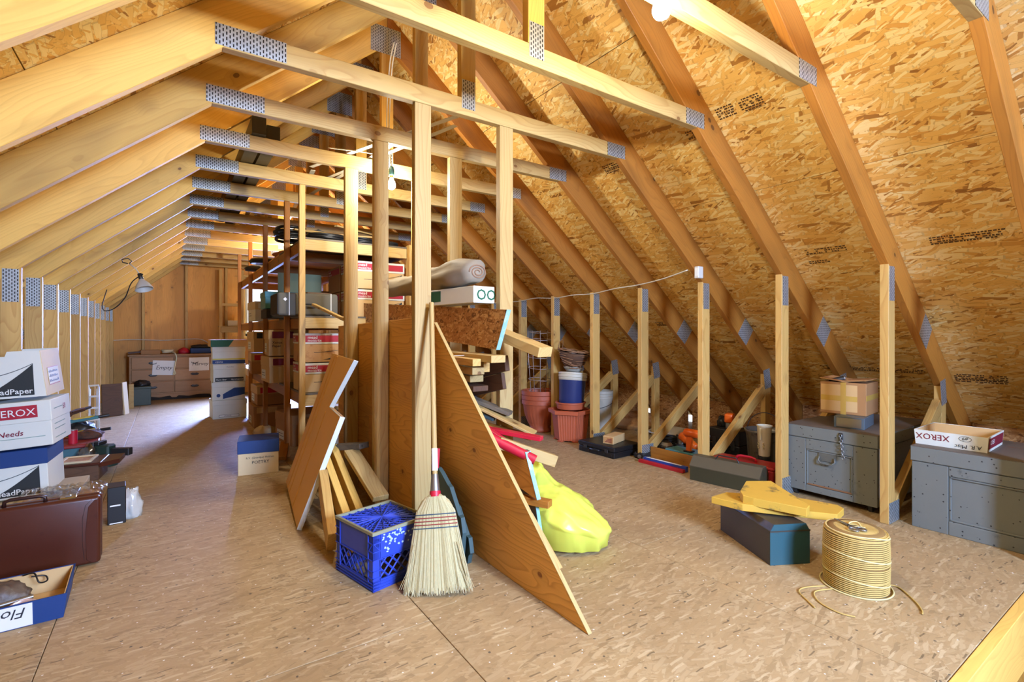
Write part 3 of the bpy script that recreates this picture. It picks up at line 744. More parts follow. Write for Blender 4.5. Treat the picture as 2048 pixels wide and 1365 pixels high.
# ------------------------------------------------------------------ milk crate, upside down
def crate():
    W, D, H = .292, .312, .255
    t = thing('milk_crate', 'blue plastic milk crate, upside down, paint splashed', 'crate', (.716, 2.092, 0), R(13))
    # origin at the near corner: x to the right, y away
    g = G(); th = .008
    for (x0, x1, y0, y1) in ((0, W, 0, th), (0, W, D - th, D), (0, th, 0, D), (W - th, W, 0, D)):
        g.b2(x0, x1, y0, y1, H * .52, H - .012); g.b2(x0, x1, y0, y1, .0, .045)
    for x in (0, W - .034):
        for y in (0, D - .034): g.b2(x, x + .034, y, y + .034, 0, H - .012, .002)
    g.done('walls', 'crate_blue', t)
    g = G()
    for z in (.008, .021, .034, .055, .085, H * .52, H * .66, H * .8):
        e = .0035
        full = z < .05 or abs(z - H * .52) < .001
        if full:
            for (a, b, c, d) in ((-e, W + e, -e, .001), (-e, W + e, D - .001, D + e), (-e, .001, -e, D + e), (W - .001, W + e, -e, D + e)): g.b2(a, b, c, d, z, z + .004)
        else:
            for (a, b, c, d) in ((-e, .036, -e, .001), (W - .036, W + e, -e, .001), (-e, .001, -e, .036), (-e, .001, D - .036, D + e)): g.b2(a, b, c, d, z, z + .004)
    for x in (.0345, W - .0385): g.b2(x, x + .004, -.0035, .001, .03, H - .012)
    for y in (.0345, D - .0385): g.b2(-.0035, .001, y, y + .004, .03, H - .012)
    g.tube([(.004, -.002, H * .8), (.032, -.002, H * .66)], .002, 4); g.tube([(-.002, .004, H * .8), (-.002, .032, H * .66)], .002, 4)
    g.done('ribs', 'crate_blue', t)
    g = G(); z0, z1 = .047, H * .52
    def lattice(p, ax, L):
        # diagonal bars both ways inside the rectangle
        hh = z1 - z0; n = 5; stp = L / n
        for i in range(-3, n + 1):
            for sgn in (1, -1):
                a0 = i * stp if sgn > 0 else L - i * stp
                def xa(s_): return a0 + sgn * s_ * .95
                xs = [(s_, xa(s_)) for s_ in [hh * k / 40 for k in range(41)]]
                ins = [(s_, x) for s_, x in xs if -.001 <= x <= L + .001]
                if len(ins) < 4: continue
                (s0, x0), (s1, x1) = ins[0], ins[-1]
                A = Vector(p) + Vector(ax) * x0 + Vector((0, 0, z0 + s0)); B = Vector(p) + Vector(ax) * x1 + Vector((0, 0, z0 + s1))
                g.cyl(A, B, .0042, n=4)
    lattice((.034, .004, 0), (1, 0, 0), W - .068); lattice((.034, D - .004, 0), (1, 0, 0), W - .068)
    lattice((.004, .034, 0), (0, 1, 0), D - .068); lattice((W - .004, .034, 0), (0, 1, 0), D - .068)
    g.done('lattice', 'crate_blue', t)
    # the crate's bottom, now on top: rim, cross, diagonal web
    g = G()
    for (a, b, c, d) in ((-.005, W + .005, -.005, .006), (-.005, W + .005, D - .006, D + .005), (-.005, .006, .006, D - .006), (W - .006, W + .005, .006, D - .006)): g.b2(a, b, c, d, H - .014, H, .001)
    g.done('rim', 'crate_dust', t)
    g = G(); g.b2(.004, W - .004, .004, D - .004, H - .024, H - .020)
    g.done('base_sheet', 'print_black', t)
    g = G(); zt = H - .008; cx, cy = W / 2, D / 2
    for ang in range(0, 180, 15):
        a = R(ang); dx, dy = math.cos(a), math.sin(a)
        r = min((W / 2 - .006) / max(abs(dx), 1e-6), (D / 2 - .006) / max(abs(dy), 1e-6))
        if ang % 45 == 0 or True: g.cyl((cx - dx * r, cy - dy * r, zt), (cx + dx * r, cy + dy * r, zt), .0026 if ang % 45 else .0045, n=4)
    for i in range(-9, 10):
        for sgn in (1, -1):
            o = i * .032; pts = []
            for s_ in [k / 60 * .5 - .25 for k in range(61)]:
                x, y = cx + s_ + o / 2, cy + sgn * (s_ - o / 2)
                if .006 < x < W - .006 and .006 < y < D - .006: pts.append((x, y, zt - .004))
            if len(pts) > 3: g.cyl(pts[0], pts[-1], .0028, n=4)
    g.done('base_web', 'crate_blue', t)
    g = G(); rnd = random.Random(3)
    for i in range(46):
        x = .12 + rnd.gauss(0, .045); z = H * .82 + rnd.gauss(0, .022)
        if .04 < x < W - .04 and H * .54 < z < H - .016: g.prism([(x + math.cos(k) * rnd.uniform(.002, .008), z + math.sin(k) * rnd.uniform(.002, .007)) for k in (0, .9, 1.8, 2.8, 3.7, 4.6, 5.5)], -.0004, .0006, T=frame((0, 0, 0), (1, 0, 0), (0, -1, 0)))
    g.done('paint_splash', 'paint_splash', t)
crate()

# ------------------------------------------------------------------ corn broom leaning on the post
def broom():
    base = Vector((.935, 1.925, .004)); top = Vector((1.104, 2.338, 1.262))
    t = thing('broom', 'straw corn broom with wooden handle leaning on the post', 'broom', base)
    ax = (top - base); L = ax.length; ax = ax.normalized()
    wide = Vector((.825, -.565, 0)); wide = (wide - ax * wide.dot(ax)).normalized()
    M = frame((0, 0, 0), ax, ax.cross(wide))      # local x up the handle, y = across the fan
    I3 = M.to_3x3(); sgn = 1 if (I3 @ Vector((0, 1, 0))).dot(wide) > 0 else -1
    neck = .405
    G().cyl((neck + .02, 0, 0), (L, 0, 0), .0125, .0125, 14).done('handle', 'pine_pale', t, mtx=M, smooth=True, ang=40)
    G().cyl((neck - .005, 0, 0), (neck + .085, 0, 0), .024, .0155, 14).done('wire_neck', 'steel', t, mtx=M, smooth=True, ang=40)
    G().cyl((neck - .012, 0, 0), (neck + .012, 0, 0), .0255, .0245, 14).done('red_band', 'red_paint', t, mtx=M, smooth=True, ang=40)
    G().cyl((neck + .10, 0, 0), (neck + .20, 0, 0), .0145, .0145, 14).done('white_label', 'paper', t, mtx=M, smooth=True, ang=40)
    G().box((neck + .155, sgn * .016, .006), (.09, .012, .010), .003, (0, 0, R(5))).done('paper_tag', 'print_red', t, mtx=M)
    # solid core and straws
    def halfw(s_):       # s_ height above the tips
        f = max(s_, 0.) / neck
        if f > .86: return .024 + (.082 - .024) * math.sin((1 - f) / .14 * math.pi / 2)
        return .142 - (.142 - .082) * (f / .86) ** .9
    def halft(s_):
        f = max(s_, 0.) / neck
        return .024 + .006 * math.sin(min(f * 3.1, 3.1))
    rings = []; g = G(); n = 20; V = []; hs = [.012] + [neck * k / 14 for k in range(1, 15)]
    for h_ in hs:
        for i in range(n):
            a = 2 * math.pi * i / n; V.append((h_, math.cos(a) * halfw(h_) * .95, math.sin(a) * halft(h_) * .85))
    F = [(j * n + i, j * n + (i + 1) % n, (j + 1) * n + (i + 1) % n, (j + 1) * n + i) for j in range(len(hs) - 1) for i in range(n)] + [tuple(range(n)), tuple(range((len(hs) - 1) * n, len(hs) * n))]
    g._add(V, F); g.done('straw_core', 'straw_dark', t, mtx=M, smooth=True)
    rnd = random.Random(11); g = G(); g2 = G()
    for i in range(620):
        a = rnd.uniform(0, 2 * math.pi); cw, ct = math.cos(a), math.sin(a)
        if rnd.random() < .6: cw = rnd.uniform(-1, 1); ct = (1 if rnd.random() < .3 else -1) * math.sqrt(max(0, 1 - cw * cw))
        bot = rnd.uniform(-.004, .03) if rnd.random() < .85 else rnd.uniform(.02, .06)
        pts = []; jit = rnd.gauss(0, .004)
        for k in range(7):
            s_ = bot + (neck * .97 - bot) * k / 6
            pts.append((s_, cw * (halfw(s_) + jit * (1 - k / 6)), ct * (halft(s_) + .001)))
        (g if rnd.random() < .8 else g2).tube(pts, [rnd.uniform(.0011, .0019)] * 7, 3)
    g.done('straws', 'straw', t, mtx=M)['kind'] = 'stuff'
    for i in range(14):   # stray straws
        y0 = rnd.choice((-1, 1)) * rnd.uniform(.10, .13); g2.tube([(.2, y0 * .8, -.024), (.1, y0 * 1.02, -.026), (rnd.uniform(-.0, .03), y0 * rnd.uniform(1.1, 1.35), -.02)], .0009, 3)
    g2.done('loose_straws', 'straw_dark', t, mtx=M)['kind'] = 'stuff'
    for s_, m in ((.262, 'thread_blue'), (.276, 'thread_red'), (.290, 'thread_red'), (.304, 'thread_red'), (.318, 'thread_blue')):
        pts = [(s_, math.cos(a) * (halfw(s_) + .002), math.sin(a) * (halft(s_) + .003)) for a in [2 * math.pi * i / 28 for i in range(28)]]
        G().tube(pts, .0024, 5, closed=True).done('stitching', m, t, mtx=M, smooth=True)
broom()

# ------------------------------------------------------------------ yellow bag
def bag():
    t = thing('plastic_bag', 'bright yellow-green plastic bag slumped on the floor', 'bag', (1.728, 2.07, 0))
    bm = bmesh.new(); bmesh.ops.create_uvsphere(bm, u_segments=72, v_segments=40, radius=1)
    pk = Vector((-.02, .19))                       # where the gathered neck stands
    for v in bm.verts:
        x, y, z = v.co
        a = math.atan2(y, x)
        rr = math.hypot(x, y)
        # plan outline: stretched towards the near right corner
        ca = math.cos(a - R(-55)); out = 1 + .20 * max(0, ca) ** 4
        X = x * .20 * out; Y = y * .25 * out
        hgt = .27 * (1 - .45 * max(0, ca) ** 2 * rr)
        Z = max(0., z * .5 + .5) ** .8 * hgt
        if z < -.3: Z *= .25
        d = math.hypot(X - pk.x, Y - pk.y)
        if z > 0: Z += .155 * math.exp(-(d / .095) ** 2) * z
        fold = noise.noise(Vector((X * 9, Y * 9, Z * 7 + 3))) * .020 - abs(noise.noise(Vector((X * 14 + 7, Y * 6, Z * 13)))) * .026 + noise.noise(Vector((X * 40, Y * 30, Z * 40))) * .006
        fan = math.sin(math.atan2(Y - pk.y, X - pk.x) * 11 + 2 * noise.noise(Vector((X * 6, Y * 6, 1)))) * .011 * math.exp(-(d / .16) ** 2) if z > 0 else 0
        n_ = Vector((x, y, z))
        v.co = Vector((X, Y, max(Z, .002))) + Vector((n_.x, n_.y, max(n_.z, 0) * .8)) * (fold + fan)
        v.co.z = max(v.co.z, .002)
    me = bpy.data.meshes.new('bag_body'); bm.to_mesh(me); bm.free(); mesh_obj('bag_body', me, 'bag_yellow', t, smooth=True)
    g = G()                                        # gathered neck of the bag
    n = 26; V = []
    for j in range(7):
        f = j / 6
        for i in range(n):
            a = 2 * math.pi * i / n; r = (.085 - .05 * f) * (1 + .12 * math.sin(a * 5 + j * .3))
            V.append((pk.x - .03 * f + math.cos(a) * r, pk.y + math.sin(a) * r * .75, .30 + f * .115 + .012 * math.sin(a * 2)))
    g._add(V, [(j * n + i, j * n + (i + 1) % n, (j + 1) * n + (i + 1) % n, (j + 1) * n + i) for j in range(6) for i in range(n)] + [tuple(range(6 * n, 7 * n))])
    g.done('bag_neck', 'bag_yellow', t, smooth=True)
bag()

# ================================================================== storage shelving down the middle
def shelving():
    t = thing('storage_shelf', 'tall wooden storage rack of studs with board decks full of boxes', 'shelf', (0, 0, 0))
    X0, X1 = .87, 1.80; ks = (5, 6, 8, 10, 12)
    ys = [1.153 + .61 * k + .06 for k in ks]
    for k, y in zip(ks, ys):
        for x in (X0, X1):
            top = 2.286 if x == X0 else 1.90
            yy = y - .06 + .0225 if x == X0 else y
            beam('post', (x, yy, .001), (x, yy, top), .045, .085 if x != X0 else .042, 'pine_old' if (x == X0 and k > 5) else 'pine', t, up=(0, 1, 0))
    y0, y1 = ys[0] - .05, ys[-1] + .1
    for z, m in ((1.787, 'pine_pale'), (1.150, 'pine_pale'), (.520, 'pine')):
        beam('cross_beam', (X0 + .024, y0 + .085, z + .04), (X1 - .024, y0 + .085, z + .04), .088, .038, m, t, up=(0, 1, 0))
        beam('side_beam', (X0 + .042, y0 + .11, z + .04), (X0 + .042, y1, z + .04), .088, .034, 'pine_old', t, up=(1, 0, 0))
        beam('side_beam', (X1 - .042, y0 + .11, z + .04), (X1 - .042, y1, z + .04), .088, .034, 'pine_old', t, up=(1, 0, 0))
        beam('cross_beam', (X0 + .024, y1 - .03, z + .04), (X1 - .024, y1 - .03, z + .04), .088, .038, 'pine_old', t, up=(0, 1, 0))
        for yy in (5.0, 6.2, 7.4): beam('cross_beam', (X0 + .06, yy, z + .04), (X1 - .06, yy, z + .04), .088, .038, 'pine_old', t, up=(0, 1, 0))
        yb = y0 + .065; n = 4; L = (y1 - yb) / n
        for i in range(n):
            G().b2(X0 + .024, X1 - .024, yb + L * i + .002, yb + L * (i + 1) - .002, z + .085, z + .099, .001).done('deck_board', 'grey_wood' if i == 0 else 'plywood_wall', t)
shelving()
ZT, ZM, ZL = 1.887, 1.250, .620      # deck heights

def mead_box(label, loc, size, rot=0., body='card_tan', lid='card_white', mead=True):
    t = carton('paper_box', label, loc, size, rot, body, lid, .085, group='paper boxes on the rack')
    w, d, h = size
    for fc, L in (('front', w), ('left', d)):
        decal(t, fc, size, .012, L - .012, h - .068, h - .014, 'print_red', .0055)
        letters(t, fc, size, .03, h - .040, 'mead', .036, 'print_white', .0066, .004)
        letters(t, fc, size, .03, h - .064, 'moistrite', .030, 'print_white', .0066, .002)
    if mead: meadprint(t, 'front', size, w - .02, .02, w * .62, h - .12, .0014, True, .04)
    return t
# top deck pair behind the two tall posts
S = (.45, .40, .235)
mead_box('red-lidded paper box, top of the stack under the rack top', (1.545, 4.53, ZM + .247), S)
mead_box('red-lidded paper box under the topmost one on the upper deck', (1.545, 4.53, ZM), S)
mead_box('brown paper box behind the red-lidded stack, upper', (1.545, 4.98, ZM + .247), S, lid='card_brown', body='card_brown', mead=False)
mead_box('brown paper box behind the red-lidded stack, lower', (1.545, 4.98, ZM), S, lid='card_brown', body='card_brown', mead=False)
# lower deck front stack
mead_box('upper red-lidded paper box on the rack below the suitcase', (1.13, 4.53, ZL + .247), S, body='card_aged')
mead_box('lower red-lidded paper box on the rack below the suitcase', (1.13, 4.53, ZL), S)
mead_box('upper paper box deeper in behind the brown panel', (1.58, 4.53, ZL + .247), (.40, .40, .235), body='card_brown')
mead_box('lower paper box deeper in behind the brown panel', (1.58, 4.53, ZL), (.40, .40, .235), body='card_brown')
def xerox_box(label, loc, size, rot, red='print_maroon', body='card_tan', lid='card_tan', words=None):
    t = carton('paper_box', label, loc, size, rot, body, lid, .09, group='paper boxes on the rack')
    w, d, h = size
    decal(t, 'front', size, .03, w * .62, h - .078, h - .012, red, .0055)
    decal(t, 'left', size, .05, d * .55, .03, .12, 'card_white', .0013, 'pasted_label'); decal(t, 'left', size, .06, d * .5, .06, .065, 'ink', .002); decal(t, 'left', size, .06, d * .45, .085, .09, 'ink', .002)
    if words:
        for i, q in enumerate(words): letters(t, 'front', size, .03, h - .13 - .035 * i, q, .034, 'ink', .002, .006)
    return t
xerox_box('upper maroon-labelled box halfway along the lower deck', (.99, 5.55, ZL + .265), (.36, .42, .25), R(-3), words=('Xerox', 'Paper'))
xerox_box('lower maroon-labelled box halfway along the lower deck', (.985, 5.55, ZL), (.38, .43, .25), R(2), words=None)
xerox_box('upper carton far along the lower deck', (1.0, 6.85, ZL + .262), (.36, .40, .24), R(3), red='print_black')
xerox_box('lower orange-labelled carton far along the lower deck', (1.0, 6.85, ZL), (.37, .40, .24), R(-2), red='red_paint', body='card_brown')
xerox_box('red-labelled carton under the lower deck', (1.02, 6.7, .262), (.36, .42, .22), R(2), red='red_paint', body='card_brown', lid='card_tan')
xerox_box('brown carton on the floor under the red-labelled one', (1.01, 6.7, 0), (.40, .44, .25), 0, red='card_tan', body='card_brown', lid='card_brown')
xerox_box('dusty carton on the floor inside the rack', (1.2, 5.5, 0), (.5, .5, .3), R(8), red='card_brown', body='card_brown', lid='card_brown')
xerox_box('low carton on the floor near the front of the rack', (1.3, 4.62, 0), (.55, .4, .33), R(-4), red='card_brown', body='card_brown', lid='card_brown')
xerox_box('pale carton far along the upper deck', (.95, 6.6, ZM), (.30, .40, .22), R(4), red='card_white', body='card_white', lid='card_cream')
carton('carton', 'tan carton standing behind the grey suitcase', (1.22, 5.25, ZM), (.30, .3, .25), R(10), 'card_tan', 'card_brown')
carton('carton', 'tall brown carton deep on the upper deck', (1.5, 5.75, ZM), (.4, .5, .3), R(-5), 'card_brown', 'card_brown')
# paper sheets hung under the deck
for i, (x, y) in enumerate(((.885, 5.62), (.885, 7.0))):
    tag(G().b2(-.0008, .0008, -.055, .055, 0, .045).done('paper_tag', 'paper', None, (x - .012, y, 1.094)), ('white card tag under the deck, nearer' if i == 0 else 'white card tag under the deck, farther'), 'tag')

def suitcase():
    t = thing('suitcase', 'grey tweed suitcase with white trim bands lying on the rack', 'suitcase', (.945, 4.49, ZM), R(0))
    w, d, h = .47, .34, .185
    G().b2(-w / 2, w / 2, -d / 2, d / 2, 0, h, .022, 3).done('shell', 'suitcase_grey', t, smooth=True, ang=50)
    for x in (-w / 2 + .085, w / 2 - .06):
        G().b2(x - .004, x + .004, -d / 2 - .002, d / 2 + .002, -.0 + .001, h + .002, .001).done('band', 'wire_white', t)
    G().b2(-w / 2 - .003, -w / 2 + .02, -d / 2 + .01, d / 2 - .01, .01, h - .01, .004).done('end_cap', 'suitcase_dark', t)
    G().box((-w / 2 + .055, -d / 2 - .001, h - .055), (.022, .003, .022), 0, (0, R(45), 0)).done('sticker', 'paper', t)
    G().tube([(-.06, -d / 2, h * .5), (-.055, -d / 2 - .025, h * .5), (.055, -d / 2 - .025, h * .5), (.06, -d / 2, h * .5)], .007, 8).done('handle', 'suitcase_dark', t, smooth=True)
suitcase()
carton('storage_box', 'teal box on the rack just left of the suitcase', (.90, 5.3, ZM + .09), (.32, .30, .155), 0, 'teal_box', 'teal_box', .05)
carton('carton', 'flat dark carton under the teal box', (.92, 5.32, ZM), (.34, .34, .085), 0, 'suitcase_dark')
tag(G().b2(0, .42, -.01, .01, 0, .22, .001).done('olive_panel', 'olive_board', None, (.905, 5.50, ZM + .25)), 'olive board standing behind the teal box', 'board')
tag(beam('stick', (.945, 4.17, 1.335), (1.045, 3.66, 1.205), .03, .02, 'pine_pale', up=(0, 0, 1)), 'pale stick leaning from the suitcase to the post', 'stick')
tag(beam('insulation_strip', (1.0, 4.16, .50), (1.35, 4.16, .50), .03, .012, 'foam_white', up=(0, 1, 0)), 'pale strip under the lower deck behind the panel', 'strip')

# ------------------------------------------------------------------ clutter on top of the rack
def coil(name, label, loc, R0, r, turns, mat, cat, squash=.7, seed=0, n=18, lift=None):
    rnd = random.Random(seed); pts = []
    for i in range(int(turns * n)):
        a = 2 * math.pi * i / n; k = R0 * (1 + .18 * noise.noise(Vector((math.cos(a), math.sin(a), i / n * .7 + seed)))) ; tn = i / n
        pts.append((math.cos(a) * k, math.sin(a) * k * squash, r + (tn * r * 1.1) * (lift or .8) + .01 * (1 + noise.noise(Vector((i * .21, seed, 0))))))
    return tag(G().tube(pts, r, 7).done(name, mat, None, loc, smooth=True), label, cat)
def lump(name, label, loc, d, mat, cat, seed=0, amp=.18, freq=3., flat=True):
    bm = bmesh.new(); bmesh.ops.create_uvsphere(bm, u_segments=26, v_segments=16, radius=1)
    for v in bm.verts:
        q = v.co.copy(); s_ = 1 + amp * noise.noise(q * freq + Vector((seed * 3.1, seed, 0))) + amp * .5 * noise.noise(q * freq * 2.3 + Vector((seed, 5, 1)))
        v.co = Vector((q.x * d[0] / 2 * s_, q.y * d[1] / 2 * s_, (max(q.z, -.35) + .35) / 1.35 * d[2] * (1 + .6 * (s_ - 1))))
        v.co.z = max(v.co.z, 0)
    me = bpy.data.meshes.new(name); bm.to_mesh(me); bm.free()
    return tag(mesh_obj(name, me, mat, None, loc, smooth=True), label, cat)
paint('grey_cloth', srgb(120, 122, 116), .85, mott=.2, scale=10); paint('orange_cloth', srgb(190, 110, 50), .8)
coil('cable_coil', 'coil of black cable at the front edge of the rack top', (1.12, 4.45, ZT), .15, .011, 4, 'black_plastic', 'cable', .55, 1)
coil('cable_coil', 'thin black cable bundle right of the first coil', (1.42, 4.42, ZT), .11, .008, 5, 'black_plastic', 'cable', .6, 2)
coil('hose_coil', 'dark hose coil near the right end of the rack top', (1.66, 4.5, ZT), .10, .012, 3, 'black_rubber', 'hose', .8, 3)
coil('cable_coil', 'black cable tangle hanging over the left rack edge', (.93, 5.0, ZT + .05), .13, .014, 4, 'black_plastic', 'cable', .9, 4, lift=2.)
lump('cloth_bundle', 'grey cloth bundle on the rack top', (1.20, 5.08, ZT), (.26, .3, .22), 'grey_cloth', 'cloth', 5)
lump('black_bag', 'flat black pouch on the rack edge', (.90, 6.25, ZT), (.34, .26, .075), 'black_plastic', 'bag', 6, .1)
lump('black_bag', 'small dark pouch farther along the rack edge', (.90, 7.0, ZT), (.26, .22, .075), 'black_rubber', 'bag', 7, .1)
lump('cloth_bundle', 'orange cloth bundle behind the black pouch', (1.1, 5.7, ZT), (.4, .34, .10), 'orange_cloth', 'cloth', 8)
for i, (x, y, a, m) in enumerate(((1.15, 4.6, .3, 'pine_pale'), (1.35, 4.7, -.2, 'pine'), (1.25, 4.85, .1, 'pine_rafter'), (1.5, 4.75, .5, 'pine_pale'))):
    lab = ['first pale lath among the cables on the rack top', 'second lath on the rack top', 'brown lath at the back of the rack top', 'slanting lath right of the cable bundle'][i]
    tag(beam('lath', (x - .3 * math.cos(a), y - .3 * math.sin(a), ZT + .095 + .03 * i), (x + .3 * math.cos(a), y + .3 * math.sin(a), ZT + .095 + .03 * i), .04, .014, m, up=(0, 0, 1)), lab, 'stick')

# ------------------------------------------------------------------ things lying on the collar ties
paint('gutter_black', srgb(20, 20, 22), .3)
def gutter(label, x, y0, y1):
    t = thing('gutter', label, 'gutter', (x, y0, 2.381)); w, h = .082, .11
    g = G(); P = [(-w / 2, 0), (w / 2, 0), (w / 2, h), (w / 2 - .004, h), (w / 2 - .004, .004), (-w / 2 + .004, .004), (-w / 2 + .004, h), (-w / 2, h)]
    g.prism(P, 0, y1 - y0, T=frame((0, y1 - y0, 0), (1, 0, 0), (0, -1, 0))); g.done('channel', 'gutter_black', t)
    G().b2(-w / 2 + .001, w / 2 - .001, -.004, .0, 0, h).done('end_cap', 'gutter_black', t)
gutter('black gutter length on the collar ties, left one', .475, 3.55, 6.6); gutter('black gutter length on the collar ties, right one', .575, 3.66, 6.7)
for i, (a, b) in enumerate((((1.40, 2.62), (.90, 4.05)), ((1.46, 2.75), (1.0, 4.6)), ((1.30, 2.9), (1.05, 5.2)), ((.95, 4.2), (1.15, 6.4)))):
    lab = ['long white trim strip on the collar ties, nearest', 'second white trim strip on the collar ties', 'third white trim strip on the collar ties', 'white trim strip farther back on the ties'][i]
    tag(beam('trim_strip', (a[0], a[1], 2.388 + .0045 * i + (.01 if i == 3 else 0)), (b[0], b[1], 2.388 + .0045 * i + (.01 if i == 3 else 0)), .035, .004, 'wire_white', up=(0, 0, 1), bev=0), lab, 'strip')
for i in range(5):
    lab = ['first', 'second', 'third', 'fourth', 'fifth'][i] + ' loose lath on the far collar ties'
    tag(beam('lath', (.55 + .12 * i, 5.4 + .2 * i, 2.388), (.7 + .11 * i, 8.2 + .1 * i, 2.388), .04, .012, 'pine_pale', up=(0, 0, 1), bev=0), lab, 'stick')

# ------------------------------------------------------------------ wiring
def wire(label, pts, r=.0045, mat='wire_white', name='cable', cat='cable'):
    # smooth the way points
    P = [Vector(p) for p in pts]; out = []
    for i in range(len(P) - 1):
        p0 = P[max(i - 1, 0)]; p1 = P[i]; p2 = P[i + 1]; p3 = P[min(i + 2, len(P) - 1)]
        for k in range(8):
            s_ = k / 8; out.append(.5 * ((2 * p1) + (p2 - p0) * s_ + (2 * p0 - 5 * p1 + 4 * p2 - p3) * s_ ** 2 + (3 * p1 - p0 - 3 * p2 + p3) * s_ ** 3))
    out.append(P[-1])
    return tag(G().tube(out, r, 6).done(name, mat, None, smooth=True), label, cat)
wire('pale cable looping down from the ridge to the green socket', [(1.22, 3.15, 3.02), (1.25, 3.3, 2.98), (1.275, 3.42, 2.78), (1.29, 3.47, 2.55), (1.33, 3.5, 2.36), (1.335, 3.5, 2.327)])
wire('second pale cable along the ridge loop', [(1.235, 3.15, 3.02), (1.27, 3.32, 2.94), (1.30, 3.44, 2.74), (1.30, 3.47, 2.5), (1.28, 3.5, 2.40), (1.1, 3.5, 2.383), (.9, 3.55, 2.383)])
wire('dark cord above the bright bulb', [(1.30, 1.05, 2.288), (1.30, 1.06, 2.34), (1.31, 1.10, 2.383), (1.6, 1.11, 2.386)], .004, 'black_plastic')
wire('cord of the added far bulb', [(1.34, 7.2, 2.288), (1.34, 7.2, 2.33), (1.34, 7.22, 2.384), (1.5, 7.24, 2.386)], .004, 'black_plastic')
nn = Vector((SL, 0, 1)).normalized()
def rfx(X, Y, o=.02): return (X, Y, L_(X) - o)
wire('pale cable clipped along the right rafters', [rfx(3.42, 5.5), rfx(3.43, 4.9), rfx(3.40, 4.5, .03), rfx(3.43, 4.2), rfx(3.40, 3.85, .035), rfx(3.42, 3.6), rfx(3.38, 3.25, .03), rfx(3.38, 3.0), rfx(3.34, 2.7, .03), rfx(3.30, 2.42)], .005)
t = thing('junction_box', 'small white junction box on the right rafter', 'junction box', (3.345, 2.352, L_(3.345) - .005))
G().b2(-.03, .03, -.02, .02, -.045, .045, .004).done('box', 'socket_white', t, rot=(0, 0, 0)); G().b2(-.032, -.03, -.012, .012, -.03, .03).done('cover', 'print_white', t)
wire('pale cable along the back wall above the dresser', [(-.9, 10.42, .98), (-.5, 10.42, 1.0), (-.1, 10.42, .985), (.2, 10.42, 1.0), (.45, 10.42, 1.0), (.58, 10.42, .93)], .007)

# clamp lamp on the left rafters
def clamp_lamp():
    t = thing('clamp_lamp', 'unlit white clamp reflector lamp on the left rafters', 'lamp', (-.205, 6.0, 1.56))
    ax = Vector((.25, -.35, -1)).normalized(); M = frame((0, 0, 0), ax, (1, 0, 0)).to_3x3()
    q = ax.to_track_quat('Z', 'Y').to_matrix().to_4x4()
    G().lathe([(.018, -.075), (.03, -.055), (.055, -.02), (.072, .02), (.075, .032), (.072, .032), (.05, -.015), (.026, -.05), (.015, -.07)], 26, cap0=True, cap1=True).done('shade', 'socket_white', t, mtx=q, smooth=True, ang=50)
    G().lathe([(.017, -.135), (.02, -.13), (.02, -.075), (.014, -.07)], 14, cap0=True, cap1=True).done('socket', 'steel_dark', t, mtx=q, smooth=True)
    G().tube([ax * -.12, (-.06, .02, .17), (-.11, .03, .215)], .005, 7).done('stem', 'wire_white', t, smooth=True)
    G().tube([(-.11, .03, .215), (-.09, .02, .24), (-.12, .0, .262), (-.165, .0, .245), (-.16, .02, .222), (-.12, .03, .214)], .005, 7).done('clamp_wire', 'steel_dark', t, smooth=True)
    return t
clamp_lamp()
wire('dark cord drooping from the clamp lamp to the wall', [(-.21, 6.02, 1.68), (-.30, 6.1, 1.60), (-.36, 6.25, 1.46), (-.45, 6.4, 1.36), (-.55, 6.7, 1.34), (-.60, 7.0, 1.40), (-.60, 7.2, 1.50), (-.58, 7.25, 1.60)], .005, 'black_rubber')

# ------------------------------------------------------------------ back wall: dresser, shelf, boxes
def dresser():
    t = thing('dresser', 'wide wooden dresser of drawers against the back wall', 'dresser', (.07, 10.255, 0))
    w, d, h = 1.20, .40, .76; x0 = -w / 2
    G().b2(x0, -x0, -d / 2 + .02, d / 2, .10, h - .03, .003).done('body', 'dresser_wood', t)
    G().b2(x0 - .02, -x0 + .02, -d / 2 - .02, d / 2, h - .03, h, .006).done('top', 'dresser_wood', t)
    # scalloped apron
    n = 40; P = [(x0, .10), (-x0, .10)] + [(-x0 - w * i / n, .012 if (i < 3 or i > n - 3) else .05 + .022 * abs(math.sin(i / n * math.pi * 3)) - (.03 if abs(i - n / 2) < 2 else 0)) for i in range(n + 1)]
    G().prism(P, 0, .02, T=frame((0, -d / 2 + .02, 0), (1, 0, 0), (0, -1, 0))).done('apron', 'dresser_wood', t)
    G().b2(x0, -x0, -d / 2 + .1, d / 2, .001, .10).done('plinth', 'subfloor_dark', t)
    for c in range(2):
        for r in range(3):
            xa = x0 + .03 + c * (w - .045) / 2; xb = xa + (w - .045) / 2 - .015; za = .125 + r * .2; zb = za + .185
            dr = G().b2(xa, xb, -d / 2 - .002, -d / 2 + .03, za, zb, .006).done('drawer', 'dresser_wood', t)
            cx = (xa + xb) / 2; zc = (za + zb) / 2
            for sx in (-.13, .13) if False else (0,):
                g = G(); g.tube([(cx - .05, -d / 2 - .004, zc + .01), (cx - .04, -d / 2 - .02, zc - .012), (cx, -d / 2 - .022, zc - .018), (cx + .04, -d / 2 - .02, zc - .012), (cx + .05, -d / 2 - .004, zc + .01)], .005, 6)
                g.prism([(cx - .065, zc), (cx - .03, zc - .022), (cx, zc - .012), (cx + .03, zc - .022), (cx + .065, zc), (cx + .03, zc + .022), (cx, zc + .014), (cx - .03, zc + .022)], 0, .003, T=frame((0, -d / 2 - .002, 0), (1, 0, 0), (0, -1, 0)))
                g.done('handle', 'steel_dark', dr, smooth=False)
    return t
dresser()
